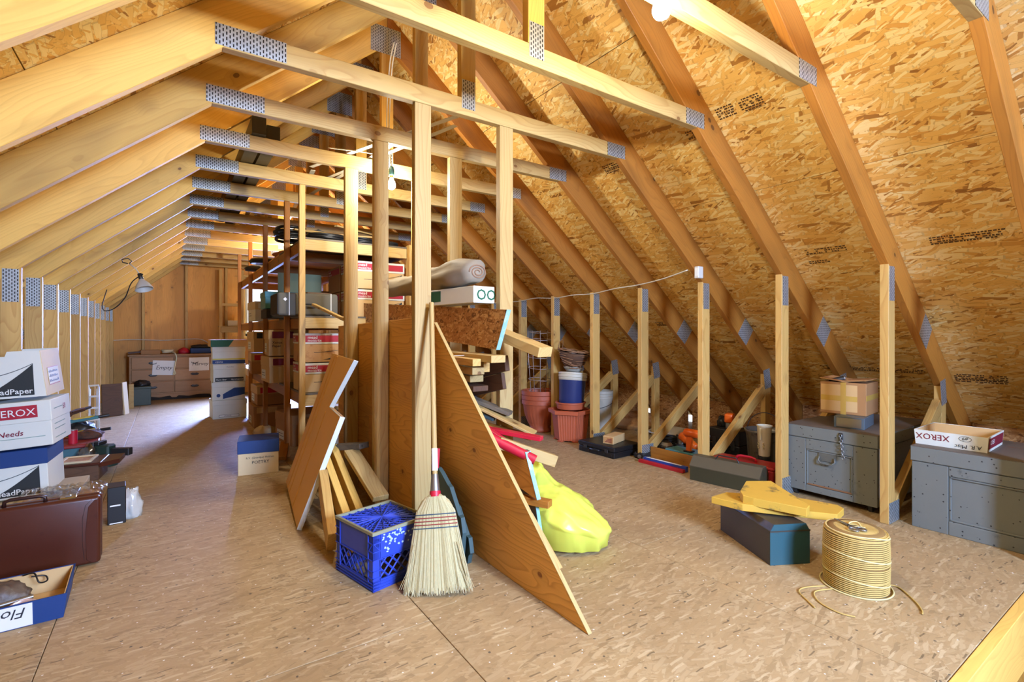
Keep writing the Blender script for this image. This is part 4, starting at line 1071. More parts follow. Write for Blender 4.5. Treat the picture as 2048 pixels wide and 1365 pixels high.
def sign(label, x0, x1, z0, z1, word, tilt):
    t = thing('paper_sign', label, 'sign', ((x0 + x1) / 2, 10.044, (z0 + z1) / 2), (0, R(tilt), 0)); w, h = x1 - x0, z1 - z0
    G().b2(-w / 2, w / 2, -.0008, .0008, -h / 2, h / 2).done('sheet', 'paper', t)
    text('lettering', word, h * .36, 'ink', t, frame((-w * .36, -.002, -h * .1), (1, 0, 0), (0, -1, 0)), .0, .25)
sign('white paper sign reading Empty on the dresser', -.225, .075, .415, .655, 'Empty', 3); sign('white paper sign on the right dresser drawers', .277, .567, .47, .695, 'Harvey', 0)
carton('tray', 'low blue tray on the right end of the dresser', (.48, 10.25, .76), (.36, .26, .09), 0, 'print_blue', None, cat='tray')
lump('cloth_bundle', 'dark cloth heap in the blue tray on the dresser', (.46, 10.25, .853), (.3, .2, .06), 'suitcase_dark', 'cloth', 21)
lump('red_cloth', 'red cloth lump on the dresser between rope and tray', (.21, 10.22, .76), (.17, .16, .10), 'red_paint', 'cloth', 22)
coil('rope_coil', 'coil of pale rope on the dresser top', (-.02, 10.2, .76), .075, .012, 4, 'straw', 'rope', .8, 23)
wire('pale rope end hanging down the dresser front', [(.04, 10.14, .79), (.08, 10.026, .77), (.10, 10.022, .70), (.085, 10.022, .60), (.07, 10.022, .50), (.085, 10.02, .44), (.06, 10.02, .42), (.065, 10.02, .47)], .010, 'straw', 'rope', 'rope')
carton('flat_box', 'flat brown box on the left end of the dresser', (-.26, 10.25, .76), (.26, .2, .07), R(6), 'card_brown')
tag(beam('wooden_bar', (-.55, 10.2, .785), (-.36, 10.22, .80), .05, .03, 'dark_wood', up=(0, 0, 1)), 'dark wooden bar jutting left over the dresser end', 'board')
def back_shelf():
    t = thing('wall_shelf', 'small framed shelf on the back wall right of the dresser', 'shelf', (0, 0, 0))
    for x in (.76, 1.12 - .02): beam('post', (x, 10.33, .001), (x, 10.33, 2.25), .05, .05, 'pine', t)
    beam('shelf_rail', (.76, 10.30, 1.17), (1.10, 10.30, 1.17), .10, .03, 'pine_pale', t, up=(0, 1, 0))
    G().b2(.73, 1.13, 10.30, 10.44, 1.222, 1.236).done('deck_board', 'pine_pale', t)
    beam('shelf_rail', (.76, 10.36, 1.62), (1.10, 10.36, 1.62), .05, .03, 'pine', t, up=(0, 1, 0))
back_shelf()
carton('carton', 'small pale box on the back wall shelf', (.97, 10.38, 1.236), (.2, .1, .1), 0, 'card_cream')
# stack of white file boxes at the end of the rack
def file_box(label, z, h, rot, x=.645, y=7.62, w=.37):
    sz = (w, .34, h); t = carton('file_box', label, (x, y, z), sz, rot, 'card_white', 'card_white', .06, group='file boxes beside the dresser'); return t, sz
t, s_ = file_box('lowest white file box of the stack by the rack', .0, .235, R(3), w=.39); decal(t, 'front', s_, .07, .30, .02, .05, 'print_black'); decal(t, 'front', s_, .073, .297, .023, .047, 'print_white', .0018); letters(t, 'front', s_, .13, .028, 'STORAGE', .018, 'print_black', .0026, .004)
t, s_ = file_box('white file box with blue stripe, second from the floor', .241, .225, R(-2))
G().prism([(0, 0), (.25, .05), (.25, .14), (.13, .14), (0, .06)], -.0005, .0005).done('printed_stripe', 'print_blue', t, mtx=face('front', s_, .12, .015)); G().cyl((0, 0, 0), (0, 0, .0006), .022, n=20).done('printed_emblem', 'print_blue', t, mtx=face('front', s_, .07, .06))
t, s_ = file_box('white file box with black lettered band, third up', .472, .225, R(2)); decal(t, 'front', s_, .02, .345, .01, .06, 'print_black'); letters(t, 'front', s_, .03, .024, 'Perm Stor', .028, 'print_white', .0024, .004, .2); letters(t, 'front', s_, .20, .024, 'FILE STORAGE', .022, 'print_white', .0024, .004, .2); letters(t, 'front', s_, .15, .19, 'Perm Stor', .02, 'ink', .0055)
t, s_ = file_box('white file box with blue and yellow band, fourth up', .703, .222, R(-1)); decal(t, 'front', s_, .0, .37, .008, .055, 'print_blue'); decal(t, 'front', s_, .0, .37, .06, .075, 'print_yellow'); letters(t, 'front', s_, .03, .022, 'CENTIS', .026, 'print_white', .0024, .003)
t = carton('box_lid', 'green and tan box lid on top of the file box stack', (.64, 7.62, .931), (.42, .36, .09), R(2), 'card_tan'); G().prism([(0, 0), (.2, 0), (.26, .09), (0, .09)], -.0005, .0005).done('printed_corner', 'print_green', t, mtx=face('front', (.42, .36, .09), 0, 0))

# ------------------------------------------------------------------ poetry box
S = (.285, .27, .262)
t = carton('book_box', 'tan box with blue lid lettered POETRY on the floor', (.60, 4.50, 0), S, R(-9), 'card_cream', 'print_blue', .095)
letters(t, 'front', S, .055, .125, 'R.V. (Grandpa) Holmes', .022, 'ink', .002, 0, 0, .95); letters(t, 'front', S, .095, .085, 'POETRY', .034, 'ink', .002)
# litter in front of the rack
lump('paper_heap', 'crumpled pale paper on the floor by the rack foot', (.86, 6.05, 0), (.22, .2, .10), 'card_cream', 'paper', 31)
board('short block leaning at the foot of the rack', (.80, 4.66, .03), (.86, 4.86, .12), .07, .04, 'pine_old', name='wood_offcut', group='offcuts by the rack')

# ================================================================== left foreground
paint('leather', srgb(78, 35, 22), .32, mott=.1, scale=30, wear=srgb(70, 28, 18), wearamt=.02); paint('leather_dark', srgb(52, 26, 20), .4)
paint('blue_metal', srgb(60, 106, 116), .45, wear=srgb(90, 78, 60), wearamt=0.); paint('red_metal', srgb(150, 46, 40), .4, wear=srgb(90, 50, 40), wearamt=0.); paint('vise_green', srgb(44, 62, 52), .45, wear=srgb(170, 170, 60), wearamt=-.07)
paint('tool_teal', srgb(34, 110, 112), .4); paint('tool_yellow', srgb(214, 178, 40), .45); paint('plastic_clear', srgb(206, 206, 200), .15); paint('rust', srgb(96, 58, 40), .8, wear=srgb(60, 50, 46), wearamt=.1)
glass('clear_wrap', (.96, .97, .97, 1), .22, .12)
S = (.52, .46, .232)
carton('carton', 'tan carton under the stack of paper boxes, behind the briefcase', (-.745, 4.02, 0), (.62, .62, .165), 0, 'card_cream', None)
# blue-lidded box, document box, open top box: a slumping stack
S = (.44, .34, .262); B1 = (-.775, 4.05, .178)
t = carton('paper_box', 'blue-lidded paper box at the bottom of the left stack', B1, S, (0, R(-2.6), R(-4)), 'card_white', 'print_blue', .085)
meadprint(t, 'front', S, S[0] - .035, .012, .235, .155, .0014, True, .042)
S = (.475, .35, .255)
t = carton('document_box', 'white document box with red band in the left stack', (-.765, 4.05, .455), S, (0, R(-3.6), R(-6)), 'card_white', 'card_white', .115)
decal(t, 'front', S, .0, S[0] - .055, S[2] - .088, S[2] - .018, 'print_red', .0055); letters(t, 'front', S, .225, S[2] - .074, 'XEROX', .056, 'print_white', .0068, .0, 0, 1.0)
letters(t, 'front', S, .055, .072, 'Document Needs', .041, 'print_maroon', .0024, .012, .18); letters(t, 'front', S, .01, .105, 'Paper', .036, 'print_grey', .0024, .008, .18)
decal(t, 'front', S, .0, S[0] - .03, .055, .058, 'print_grey', .0016)
for z in (.03, .08, .11): decal(t, 'right', S, .05, .24, z, z + .004, 'print_grey')
decal(t, 'right', S, .04, .2, .20, .204, 'print_grey', .0055); letters(t, 'right', S, .2, .18, '50', .05, 'print_red', .006)
# open-topped box with hand slot
S = (.43, .34, .262)
t = thing('paper_box', 'open white paper box with hand slot on top of the left stack', 'box', (-.778, 4.06, .743), (R(1), R(-2.4), R(-5)))
w_, d_, h_ = S
G().prism([(-w_ / 2, 0), (w_ / 2, 0), (w_ / 2 - .02, h_), (.06, h_), (.05, h_ - .028), (-.03, h_ - .028), (-.04, h_), (-w_ / 2 + .02, h_)], -.003, .003, T=frame((0, -d_ / 2, 0), (1, 0, 0), (0, -1, 0))).done('front_wall', 'card_white', t)
G().prism([(-w_ / 2, 0), (w_ / 2, 0), (w_ / 2 - .02, h_), (-w_ / 2 + .02, h_)], -.003, .003, T=frame((0, d_ / 2, 0), (1, 0, 0), (0, -1, 0))).done('back_wall', 'card_white', t)
for sx in (-1, 1):
    G().b2(-d_ / 2, d_ / 2, 0, h_, -.003, .003).done('side_wall', 'card_cream' if sx > 0 else 'card_white', t, mtx=frame((sx * w_ / 2, 0, 0), (0, 1, 0), (1, 0, sx * .075)) if sx > 0 else frame((sx * w_ / 2, 0, 0), (0, 1, 0), (1, 0, -.075)))
G().b2(-w_ / 2, w_ / 2, -d_ / 2, d_ / 2, 0, .006).done('bottom', 'card_white', t)
meadprint(t, 'front', S, S[0] - .05, .012, .25, .175, .0050, True, .042)
fr = frame((w_ / 2 - .006, -.10, .06), (0, 1, 0), (1, 0, .075))
G().b2(0, .2, 0, .095, .006, .0068).done('shipping_label', 'paper', t, mtx=fr); G().b2(0, .2, .095, .098, .006, .0070).done('printed_rule', 'print_red', t, mtx=fr); G().b2(0, .2, -.006, -.003, .006, .0070).done('printed_rule', 'print_red', t, mtx=fr)
rnd_ = random.Random(9)
for i in range(3):
    x_ = .012
    while x_ < .17:
        d_w = rnd_.uniform(.006, .022); G().b2(x_, x_ + d_w, .066 - .028 * i, .066 - .028 * i + rnd_.uniform(.008, .016), .0068, .0074).done('written_mark', 'ink', t, mtx=fr); x_ += d_w + .008

def briefcase():
    t = thing('briefcase', 'brown leather briefcase standing upright on the floor', 'briefcase', (-.545, 3.155, 0))
    w, d, h = .545, .10, .325; x0, x1 = -w / 2, w / 2
    G().b2(x0, x1, -d / 2, -.002, .004, h, .016, 3).done('front_shell', 'leather', t, smooth=True, ang=60); G().b2(x0, x1, .002, d / 2, .004, h, .016, 3).done('back_shell', 'leather', t, smooth=True, ang=60)
    G().b2(x0 + .01, x1 - .01, -.006, .006, .01, h - .004).done('gap_frame', 'leather_dark', t)
    # stitched end gusset on the front
    P = [(x1 - .052, .03), (x1 - .03, .012), (x1 - .012, .012), (x1 - .012, h - .014), (x1 - .02, h - .014), (x1 - .045, h - .045), (x1 - .055, h * .5)]
    G().prism(P, 0, .0045, T=frame((0, -d / 2 + .001, 0), (1, 0, 0), (0, -1, 0)), bev=.0015).done('end_gusset', 'leather', t)
    st = [(x, -d / 2 - .0012, z) for x, z in [(x1 - .06, .03), (x1 - .066, h * .35), (x1 - .066, h * .7), (x1 - .055, h - .035), (x1 - .03, h - .010)]]
    G().tube(st, .001, 4).done('stitching', 'leather_dark', t)
    G().tube([(-.07, 0, h - .004), (-.068, 0, h + .018), (-.05, 0, h + .026), (.05, 0, h + .026), (.068, 0, h + .018), (.07, 0, h - .004)], .008, 8).done('handle', 'leather_dark', t, smooth=True)
    for x in (-.15, .15):
        lt = G().b2(x - .03, x + .03, -.016, .016, h - .002, h + .005, .002).done('latch', 'brass', t)
        G().b2(x - .01, x + .01, -.01, .01, h + .005, h + .010, .001).done('latch_button', 'steel', lt)
    for x in (x0 + .04, x1 - .06): G().cyl((x, 0, 0), (x, 0, .006), .01, n=12).done('foot', 'brass', t)
briefcase()
def floral_tray():
    t = tray('floral_box', 'open box bottom marked Floral holding junk, bottom left corner', (-.56, 2.735, 0), (.43, .29, .095), R(2), 'print_blue', 'card_tan', taper=.012)
    S = (.43 + .013, .29 + .013, .095); M = frame((-.2215, -.1465, .004), (1, 0, 0), (0, -1, -.126))
    G().b2(0, .35, 0, .088, .0004, .0012).done('white_label', 'paper', t, mtx=M)
    text('lettering', 'Floral', .055, 'ink', t, M @ Matrix.Translation((.335, .075, .0022)) @ Matrix.Rotation(math.pi, 4, 'Z'), 0, .3)
    return t
floral_tray()
paint('gadget_brown', srgb(92, 74, 62), .5, wear=srgb(120, 110, 100), wearamt=.06)
lump('gadget', 'brown dusty gadget lying in the floral box', (-.56, 2.80, .009), (.20, .13, .10), 'gadget_brown', 'gadget', 41, .22, 2.2)
rod('metal_bar', 'pale metal bar across the floral box', (-.68, 2.70, .045), (-.45, 2.745, .05), .009, 'steel', 'bar')
wire('dark looped wire on the gadget in the floral box', [(-.50, 2.86, .10), (-.46, 2.82, .115), (-.44, 2.79, .085), (-.42, 2.82, .075), (-.43, 2.84, .09), (-.47, 2.83, .10)], .003, 'black_plastic')
paint('dish_pink', srgb(214, 176, 160), .15)
t = thing('glass_dish', 'shallow pinkish glass dish in the floral box', 'dish', (-.465, 2.645, .012), (R(50), 0, R(10)))
G().lathe([(.03, 0), (.055, .006), (.066, .02), (.063, .02), (.052, .010), (.0, .006)], 30).done('bowl', 'dish_pink', t, smooth=True)
rod('metal_bar', 'dark pen-like bar lying at the front of the floral box', (-.40, 2.63, .03), (-.36, 2.70, .03), .006, 'black_plastic', 'bar')
# things behind the briefcase
S = (.085, .13, .215)
t = carton('camera_box', 'black product box standing behind the briefcase', (-.255, 3.75, 0), S, R(4), 'black_plastic', None); decal(t, 'front', S, .01, .07, .004, .010, 'print_white'); decal(t, 'front', S, .012, .06, .105, .113, 'print_white'); decal(t, 'right', S, .02, .12, .06, .19, 'dish_pink')
def wrapped():
    t = thing('wrapped_parcel', 'parcel in clear plastic wrap lying behind the briefcase', 'parcel', (-.46, 3.56, 0))
    G().b2(-.17, .14, -.14, .10, .001, .235, .004).done('carton', 'card_brown', t)
    G().b2(-.08, .06, -.10, .05, .236, .262, .003).done('silver_case', 'steel', t)
    bm = bmesh.new(); bmesh.ops.create_grid(bm, x_segments=44, y_segments=32, size=.5)
    for v in bm.verts:
        x, y = v.co.x * .36, v.co.y * .28
        e = max(abs(v.co.x), abs(v.co.y)) * 2
        v.co = Vector((x - .01, y - .02, .272 - max(0, e - .8) * .14 + .020 * abs(noise.noise(Vector((x * 34, y * 22, 2)))) + .016 * noise.noise(Vector((x * 60, y * 70, 7)))))
    me = bpy.data.meshes.new('plastic_wrap'); bm.to_mesh(me); bm.free(); mesh_obj('plastic_wrap', me, 'clear_wrap', t, smooth=True)
wrapped()
lump('plastic_scrap', 'crumpled clear plastic scrap beside the black product box', (-.185, 3.80, .0), (.10, .12, .17), 'plastic_clear', 'plastic', 44, .3, 3)
t = thing('wooden_case', 'small brown case with a picture frame on its lid', 'case', (-.55, 5.02, 0), R(-6))
G().b2(-.15, .13, -.14, .14, .001, .115, .004).done('body', 'dark_wood', t); G().b2(-.16, .14, -.15, .15, .116, .135, .004).done('lid', 'leather', t)
g = G()
for (a, b, c, d) in ((-.12, .08, -.12, -.10), (-.12, .08, .09, .11), (-.12, -.10, -.10, .09), (.06, .08, -.10, .09)): g.b2(a, b, c, d, .136, .150, .002)
g.done('picture_frame', 'card_cream', t); G().b2(-.10, .06, -.10, .09, .136, .142).done('picture', 'card_aged', t)
G().prism([(.13, -.15), (.24, -.06), (.24, .15), (.13, .15)], .10, .132).done('flap', 'leather', t)
# metal tool box with clutter
def blue_toolbox():
    t = thing('tool_chest', 'blue-grey metal tool chest with red lid by the left wall', 'tool chest', (-.66, 5.62, 0), R(4))
    G().b2(-.17, .15, -.2, .2, .001, .16, .004).done('body', 'blue_metal', t); G().b2(-.172, .152, -.204, .204, .09, .096).done('seam_rib', 'blue_metal', t)
    G().b2(-.18, .16, -.21, .21, .161, .19, .006).done('lid', 'red_metal', t)
blue_toolbox()
t = thing('solder_tin', 'small red tin standing on the tool chest', 'tin', (-.66, 5.50, .19)); G().cyl((0, 0, 0), (0, 0, .11), .03, n=20).done('tin', 'red_paint', t, smooth=True, ang=40); G().cyl((0, 0, .11), (0, 0, .114), .031, n=20).done('rim', 'steel', t)
def vise():
    t = thing('bench_vise', 'dark green bench vise lying on the floor by the chest', 'vise', (-.44, 5.38, 0), R(-30))
    G().lathe([(.085, 0), (.085, .018), (.05, .035), (.045, .07)], 20, cap1=True).done('base', 'vise_green', t, smooth=True, ang=40)
    G().b2(-.065, .055, -.05, .05, .07, .175, .012).done('body', 'vise_green', t); G().b2(.055, .20, -.028, .028, .085, .145, .004).done('slide', 'steel_dark', t)
    G().b2(-.10, -.06, -.05, .05, .13, .20, .006).done('jaw', 'steel_dark', t); G().b2(-.055, -.02, -.05, .05, .176, .205, .004).done('jaw', 'steel_dark', t)
    G().cyl((.10, -.07, .06), (.10, .07, .06), .006, n=8).done('handle_bar', 'steel', t)
vise()
lump('plastic_scrap', 'bluish plastic wrap crumpled beside the vise', (-.55, 5.33, 0), (.14, .18, .2), 'clear_wrap', 'plastic', 47, .3, 3)
lump('tool_heap', 'brown tool casting on the tool chest', (-.58, 5.72, .19), (.20, .18, .07), 'rust', 'tool', 48, .25, 2.5)
def clamp_tool(label, loc, rz, m1, m2):
    t = thing('hand_tool', label, 'tool', loc, (0, R(-6), rz)); G().b2(-.16, .12, -.016, .016, 0, .03, .004).done('bar', m1, t); G().b2(-.16, -.08, -.05, .05, 0, .05, .006).done('head', m1, t)
    G().cyl((.12, 0, .015), (.2, 0, .015), .014, n=12).done('grip', 'black_plastic', t); G().prism([(-.06, -.04), (.06, -.055), (.09, -.02), (.04, .0), (-.05, .0)], .03, .04).done('jaw', m2, t)
clamp_tool('teal tool with yellow jaw on the heap by the wall', (-.66, 6.0, .30), R(10), 'tool_teal', 'tool_yellow'); clamp_tool('dark tool with yellow tip under the teal one', (-.64, 5.95, .19), R(-8), 'vise_green', 'tool_yellow')
clamp_tool('rusty tool leaning on top of the heap', (-.72, 6.05, .365), R(60), 'rust', 'rust')
carton('carton', 'brown carton holding up the heap of tools', (-.66, 6.02, 0), (.30, .30, .185), 0, 'card_brown')
lump('tool_heap', 'dark metal lump between carton and teal tool', (-.67, 6.03, .186), (.22, .22, .11), 'steel_dark', 'tool', 49, .2)
def ladder():
    t = thing('step_ladder', 'small white folding step ladder against the left wall', 'ladder', (-.715, 7.42, 0), R(8))
    for x in (-.04, .045): G().tube([(x, -.1, 0), (x, -.03, .49)], .010, 8).done('rail', 'white_trim', t, smooth=True)
    for z in (.12, .25, .38): G().b2(-.04, .045, -.1 + .07 * z / .49 - .03, -.1 + .07 * z / .49 + .02, z, z + .018, .003).done('tread', 'white_trim', t)
    for x in (-.03, .035): G().tube([(x, .12, 0), (x, -.01, .47)], .008, 8).done('rear_rail', 'white_trim', t, smooth=True)
    G().tube([(-.04, -.03, .49), (-.04, -.02, .51), (.045, -.02, .51), (.045, -.03, .49)], .010, 8).done('top_bar', 'white_trim', t, smooth=True)
ladder()
tag(G().b2(-.11, .11, -.01, .01, 0, .43, .002).done('dark_board', 'dark_wood', None, (-.625, 8.52, 0), (R(-4), 0, R(18))), 'dark brown board standing by the left wall past the ladder', 'board')
tag(G().b2(-.06, .06, -.008, .008, 0, .44, .002).done('pink_board', 'card_cream', None, (-.48, 8.62, 0), (R(-4), 0, R(70))), 'pale narrow board next to the dark board', 'board')
tag(G().b2(-.03, .03, -.012, .012, 0, .36, .002).done('pale_board', 'pine_pale', None, (-.46, 9.2, 0), (0, 0, R(20))), 'short pale plank end standing before the green can', 'board')
t = thing('ammo_box', 'dark green metal box in front of the dresser', 'metal box', (-.37, 9.66, 0), R(4)); paint('army_green', srgb(58, 66, 48), .5, wear=srgb(40, 44, 36), wearamt=.05)
G().b2(-.14, .13, -.16, .16, .001, .27, .006).done('body', 'army_green', t); G().b2(-.146, .136, -.166, .166, .255, .29, .006).done('lid', 'army_green', t); G().tube([(-.05, 0, .29), (-.05, 0, .315), (.05, 0, .315), (.05, 0, .29)], .006, 6).done('handle', 'steel_dark', t)
lump('tool_heap', 'small black motor on the green metal box', (-.35, 9.66, .29), (.2, .2, .09), 'black_plastic', 'tool', 51, .3)

# ================================================================== right side
paint('chest_grey', srgb(116, 120, 116), .55, wear=srgb(94, 98, 96), wearamt=.02, chip=srgb(40, 40, 40), mott=.1); paint('chest_top', srgb(106, 96, 86), .65, wear=srgb(120, 84, 58), wearamt=.03); paint('chest_wear', srgb(134, 96, 66), .7)
paint('hardware', srgb(112, 114, 108), .5, metal=.3)
def chest(label, loc, W, D, H, feet=0., lidh=.09, panel=(.24, .24, .12, .20), hardware=True):
    """paneled wooden chest; front faces -X: W along Y, D along X; loc = near front right corner on the floor"""
    t = thing('wooden_chest', label, 'chest', loc)
    z0 = feet
    lz = H - lidh
    st = .012                                        # frame stands proud of the panel
    G().b2(st, D, .0, W, z0, lz, .003).done('body', 'chest_grey', t)
    l, r, b, u = panel
    # face frame: boards on the front
    y0, y1 = W * r, W * (1 - l); zb, zt = z0 + (lz - z0) * b, z0 + (lz - z0) * (1 - u)
    for nm, a in (('stile', (0, st, 0, y0, z0, lz)), ('stile', (0, st, y1, W, z0, lz)), ('rail', (0, st, y0 + .001, y1 - .001, z0, zb)), ('rail', (0, st, y0 + .001, y1 - .001, zt, lz))):
        G().b2(a[0], a[1] + .001, a[2], a[3], a[4], a[5], .0025).done(nm, 'chest_grey', t)
    for (a, b2, c, d) in ((y0 + .004, y1 - .004, zb + .002, zb + .012), (y0 + .004, y1 - .004, zt - .012, zt - .002), (y0 + .002, y0 + .012, zb, zt), (y1 - .012, y1 - .002, zb, zt)):
        G().b2(.004, st + .001, a, b2, c, d, .002).done('panel_moulding', 'chest_wear' if (c == zb + .002 and hardware) else 'chest_grey', t)
    G().b2(-.006, D + .004, -.006, W + .006, lz + .003, H, .004).done('lid', 'chest_grey', t)
    G().b2(-.005, D + .003, -.005, W + .005, H, H + .002).done('lid_top', 'chest_top', t)
    if feet:
        for y in (.05, W - .05):
            for x in (.05, D - .05): G().cyl((x, y - .01, .02), (x, y + .01, .02), .02, n=14).done('caster', 'steel_dark', t)
            G().b2(.03, .07, y - .012, y + .012, .03, feet).done('caster_fork', 'steel_dark', t)
    if hardware:
        yc = W * .52; zc = z0 + (lz - z0) * .72
        hp = G().prism([(-yc + .05, zc - .035), (-yc + .052, zc + .01), (-yc + .035, zc + .04), (-yc, zc + .052), (-yc - .035, zc + .04), (-yc - .052, zc + .01), (-yc - .05, zc - .035)], 0, .004, T=frame((st - .002, 0, 0), (0, -1, 0), (-1, 0, 0))).done('handle_plate', 'hardware', t)
        G().tube([(st - .01, yc - .045, zc - .005), (-.004, yc - .05, zc - .03), (-.010, yc - .035, zc - .048), (-.010, yc + .035, zc - .048), (-.004, yc + .05, zc - .03), (st - .01, yc + .045, zc - .005)], .005, 7).done('handle', 'hardware', hp, smooth=True)
        yh = W * .36
        ha = G().b2(-.012, -.004, yh - .012, yh + .012, lz + .02, H - .012, .002).done('hasp', 'steel_dark', t)
        for k in range(9):
            M = frame((-.014 - .003 * (k % 2), yh - .002 * k, H - .03 - .017 * k), (0, 0, 1), (0, 1, 0) if k % 2 else (1, 0, 0))
            G().tube([(math.cos(a) * .0125, math.sin(a) * .0075, 0) for a in [i * math.pi / 5 for i in range(10)]], .0026, 5, closed=True).done('chain_link', 'steel', ha, mtx=M, smooth=True)
    return t
chest('grey paneled wooden chest on casters with hasp chain and handle', (3.54, 1.25, 0), .545, .95, .482, feet=.045, lidh=.082)
chest('grey paneled wooden chest at the right edge under the white tray', (3.525, .42, 0), .655, .62, .46, lidh=.085, panel=(.25, .26, .2, .14), hardware=False)
S = (.185, .27, .075)
t = thing('metal_box', 'small grey metal box on the chest under the carton', 'metal box', (3.79, 1.475, .484), R(10)); paint('grey_metal', srgb(92, 104, 112), .4, wear=srgb(70, 78, 84), wearamt=.04)
G().b2(-.13, .16, -.085, .085, 0, .074, .003).done('body', 'grey_metal', t); G().b2(-.133, -.130, -.07, .07, .008, .066, .001).done('end_panel', 'steel', t)
def old_carton():
    t = thing('carton', 'battered taped cardboard carton on the grey chest', 'box', (3.90, 1.545, .5582), R(7)); w, d, h = .29, .27, .215
    G().b2(-w / 2, w / 2, -d / 2, d / 2, 0, h, .004).done('body', 'card_brown', t)
    G().b2(-w / 2 - .0015, -w / 2 + .001, -d / 2 + .05, d / 2 - .005, .02, h - .015).done('pale_label', 'card_tan', t); G().b2(-w / 2 - .0025, -w / 2, -.02, .012, .0, h + .001).done('tape', 'tape', t)
    G().b2(-w / 2 - .0022, -w / 2, -d / 2 + .05, d / 2 - .005, .09, .125).done('tape', 'tape', t); G().b2(-w / 2, w / 2, -d / 2 - .0015, -d / 2 + .001, .10, .135).done('tape', 'tape', t)
    for sy in (-1, 1): G().b2(-w / 2 + .01, w / 2 - .01, -.001 if sy < 0 else -.03, d / 2 if sy > 0 else .03, 0, .004).done('flap', 'card_aged', t, loc=(0, sy * .005, h + .004), rot=(R(8) * sy, 0, 0)) if sy > 0 else G().b2(-w / 2 + .01, w / 2 - .01, -d / 2, 0, 0, .004).done('flap', 'card_aged', t, loc=(0, 0, h + .006), rot=(R(-5), 0, 0))
old_carton()
t = thing('spray_nozzle', 'short metal tube end sticking up from the carton', 'tube', (3.83, 1.60, .782), (R(75), 0, R(30))); G().cyl((0, 0, -.04), (0, 0, .05), .017, n=16).done('tube', 'steel_dark', t, smooth=True, ang=40); G().cyl((0, 0, .05), (0, 0, .056), .018, n=16).done('cap', 'steel', t)
def xerox_tray():
    W, D, H = .31, .36, .083
    t = tray('paper_tray', 'white box lid turned over on the right chest, XEROX upside down', (3.80, .935, .4622), (D, W, H), R(2), 'card_white', 'card_tan', taper=.006)
    # front towards -X
    fx = frame((-D / 2 - .0008, W / 2, .004), (0, -1, 0), (-1, 0, -.072))
    text('lettering', 'XEROX', .048, 'print_maroon', t, fx @ Matrix.Translation((.155, .062, .0012)) @ Matrix.Rotation(math.pi, 4, 'Z'), 0, 0, .95)
    text('lettering', 'A.R. Misc', .030, 'ink', t, fx @ Matrix.Translation((.29, .028, .0012)) @ Matrix.Rotation(math.pi + .06, 4, 'Z'), 0, .2)
    text('lettering', '#9', .024, 'ink', t, fx @ Matrix.Translation((.235, .066, .0012)) @ Matrix.Rotation(math.pi, 4, 'Z'), 0, .2)
    G().tube([fx @ Vector((.221 + math.cos(a) * .026, .057 + math.sin(a) * .014, .0012)) for a in [i * math.pi / 12 for i in range(24)]], .0009, 4, closed=True).done('drawn_ring', 'ink', t)
    fy = frame((-D / 2 + .01, -W / 2 - .0008, .004), (1, 0, 0), (0, -1, -.072))
    G().b2(0, D - .02, .012, .07, .0004, .0010).done('red_band', 'print_maroon', t, mtx=fy); text('lettering', 'XEROX', .036, 'print_white', t, fy @ Matrix.Translation((.13, .058, .0018)) @ Matrix.Rotation(math.pi, 4, 'Z'), 0, 0, .85)
xerox_tray()

# dark tool box with yellow wood on it
paint('toolbox_dark', srgb(66, 58, 48), .45, wear=srgb(84, 62, 44), wearamt=.04); paint('toolbox_teal', srgb(44, 84, 92), .45, wear=srgb(60, 70, 66), wearamt=.03); paint('yellow_wood', srgb(218, 172, 66), .55, wear=srgb(132, 108, 60), wearamt=.07, mott=.15)
def dark_toolbox():
    # runs from the near end (2.35..2.534, 1.27..1.18) away and to the right
    ang = math.atan2(1.653 - 1.266, 2.55 - 2.35)
    t = thing('tool_box', 'long dark metal tool box with teal end', 'tool box', (2.45, 1.222, 0), ang)
    L, W, H = .44, .205, .20
    G().prism([(-W / 2, .001), (W / 2, .001), (W / 2, H * .80), (W / 2 - .02, H * .97), (-W / 2 + .02, H * .97), (-W / 2, H * .80)], .004, L, T=frame((0, 0, 0), (0, 1, 0), (1, 0, 0))).done('body', 'toolbox_dark', t)
    G().prism([(-W / 2, .001), (W / 2, .001), (W / 2, H * .80), (W / 2 - .02, H * .97), (-W / 2 + .02, H * .97), (-W / 2, H * .80)], .0, .004, T=frame((0, 0, 0), (0, 1, 0), (1, 0, 0))).done('end_plate', 'toolbox_teal', t)
    G().b2(-.002, L + .002, -W / 2 - .002, W / 2 + .002, H * .79, H * .82).done('lid_seam', 'toolbox_dark', t)
    G().tube([(L * .35, 0, H * .97), (L * .36, 0, H * .985), (L * .64, 0, H * .985), (L * .65, 0, H * .97)], .004, 6).done('handle', 'steel_dark', t)
dark_toolbox()
def wood_piece(label, pts, z, th, rot=(0, 0, 0)):
    cx = sum(p[0] for p in pts) / len(pts); cy = sum(p[1] for p in pts) / len(pts)
    o = G().prism([(x - cx, y - cy) for x, y in pts], 0, th, bev=.002).done('wood_piece', 'yellow_wood', None, (cx, cy, z), rot)
    return tag(o, label, 'wood piece', 'yellow wood pieces on the dark tool box')
wood_piece('long yellow painted board under the other, tip pointing right', [(2.385, 1.60), (2.41, 1.44), (2.65, 1.10), (2.77, 1.12), (2.80, 1.16), (2.74, 1.36), (2.52, 1.60)], .2005, .035)
wood_piece('chunky yellow painted wedge lying on top', [(2.43, 1.45), (2.44, 1.40), (2.52, 1.18), (2.57, 1.19), (2.74, 1.47), (2.63, 1.55), (2.47, 1.49)], .237, .042, (R(3), R(-3), 0))
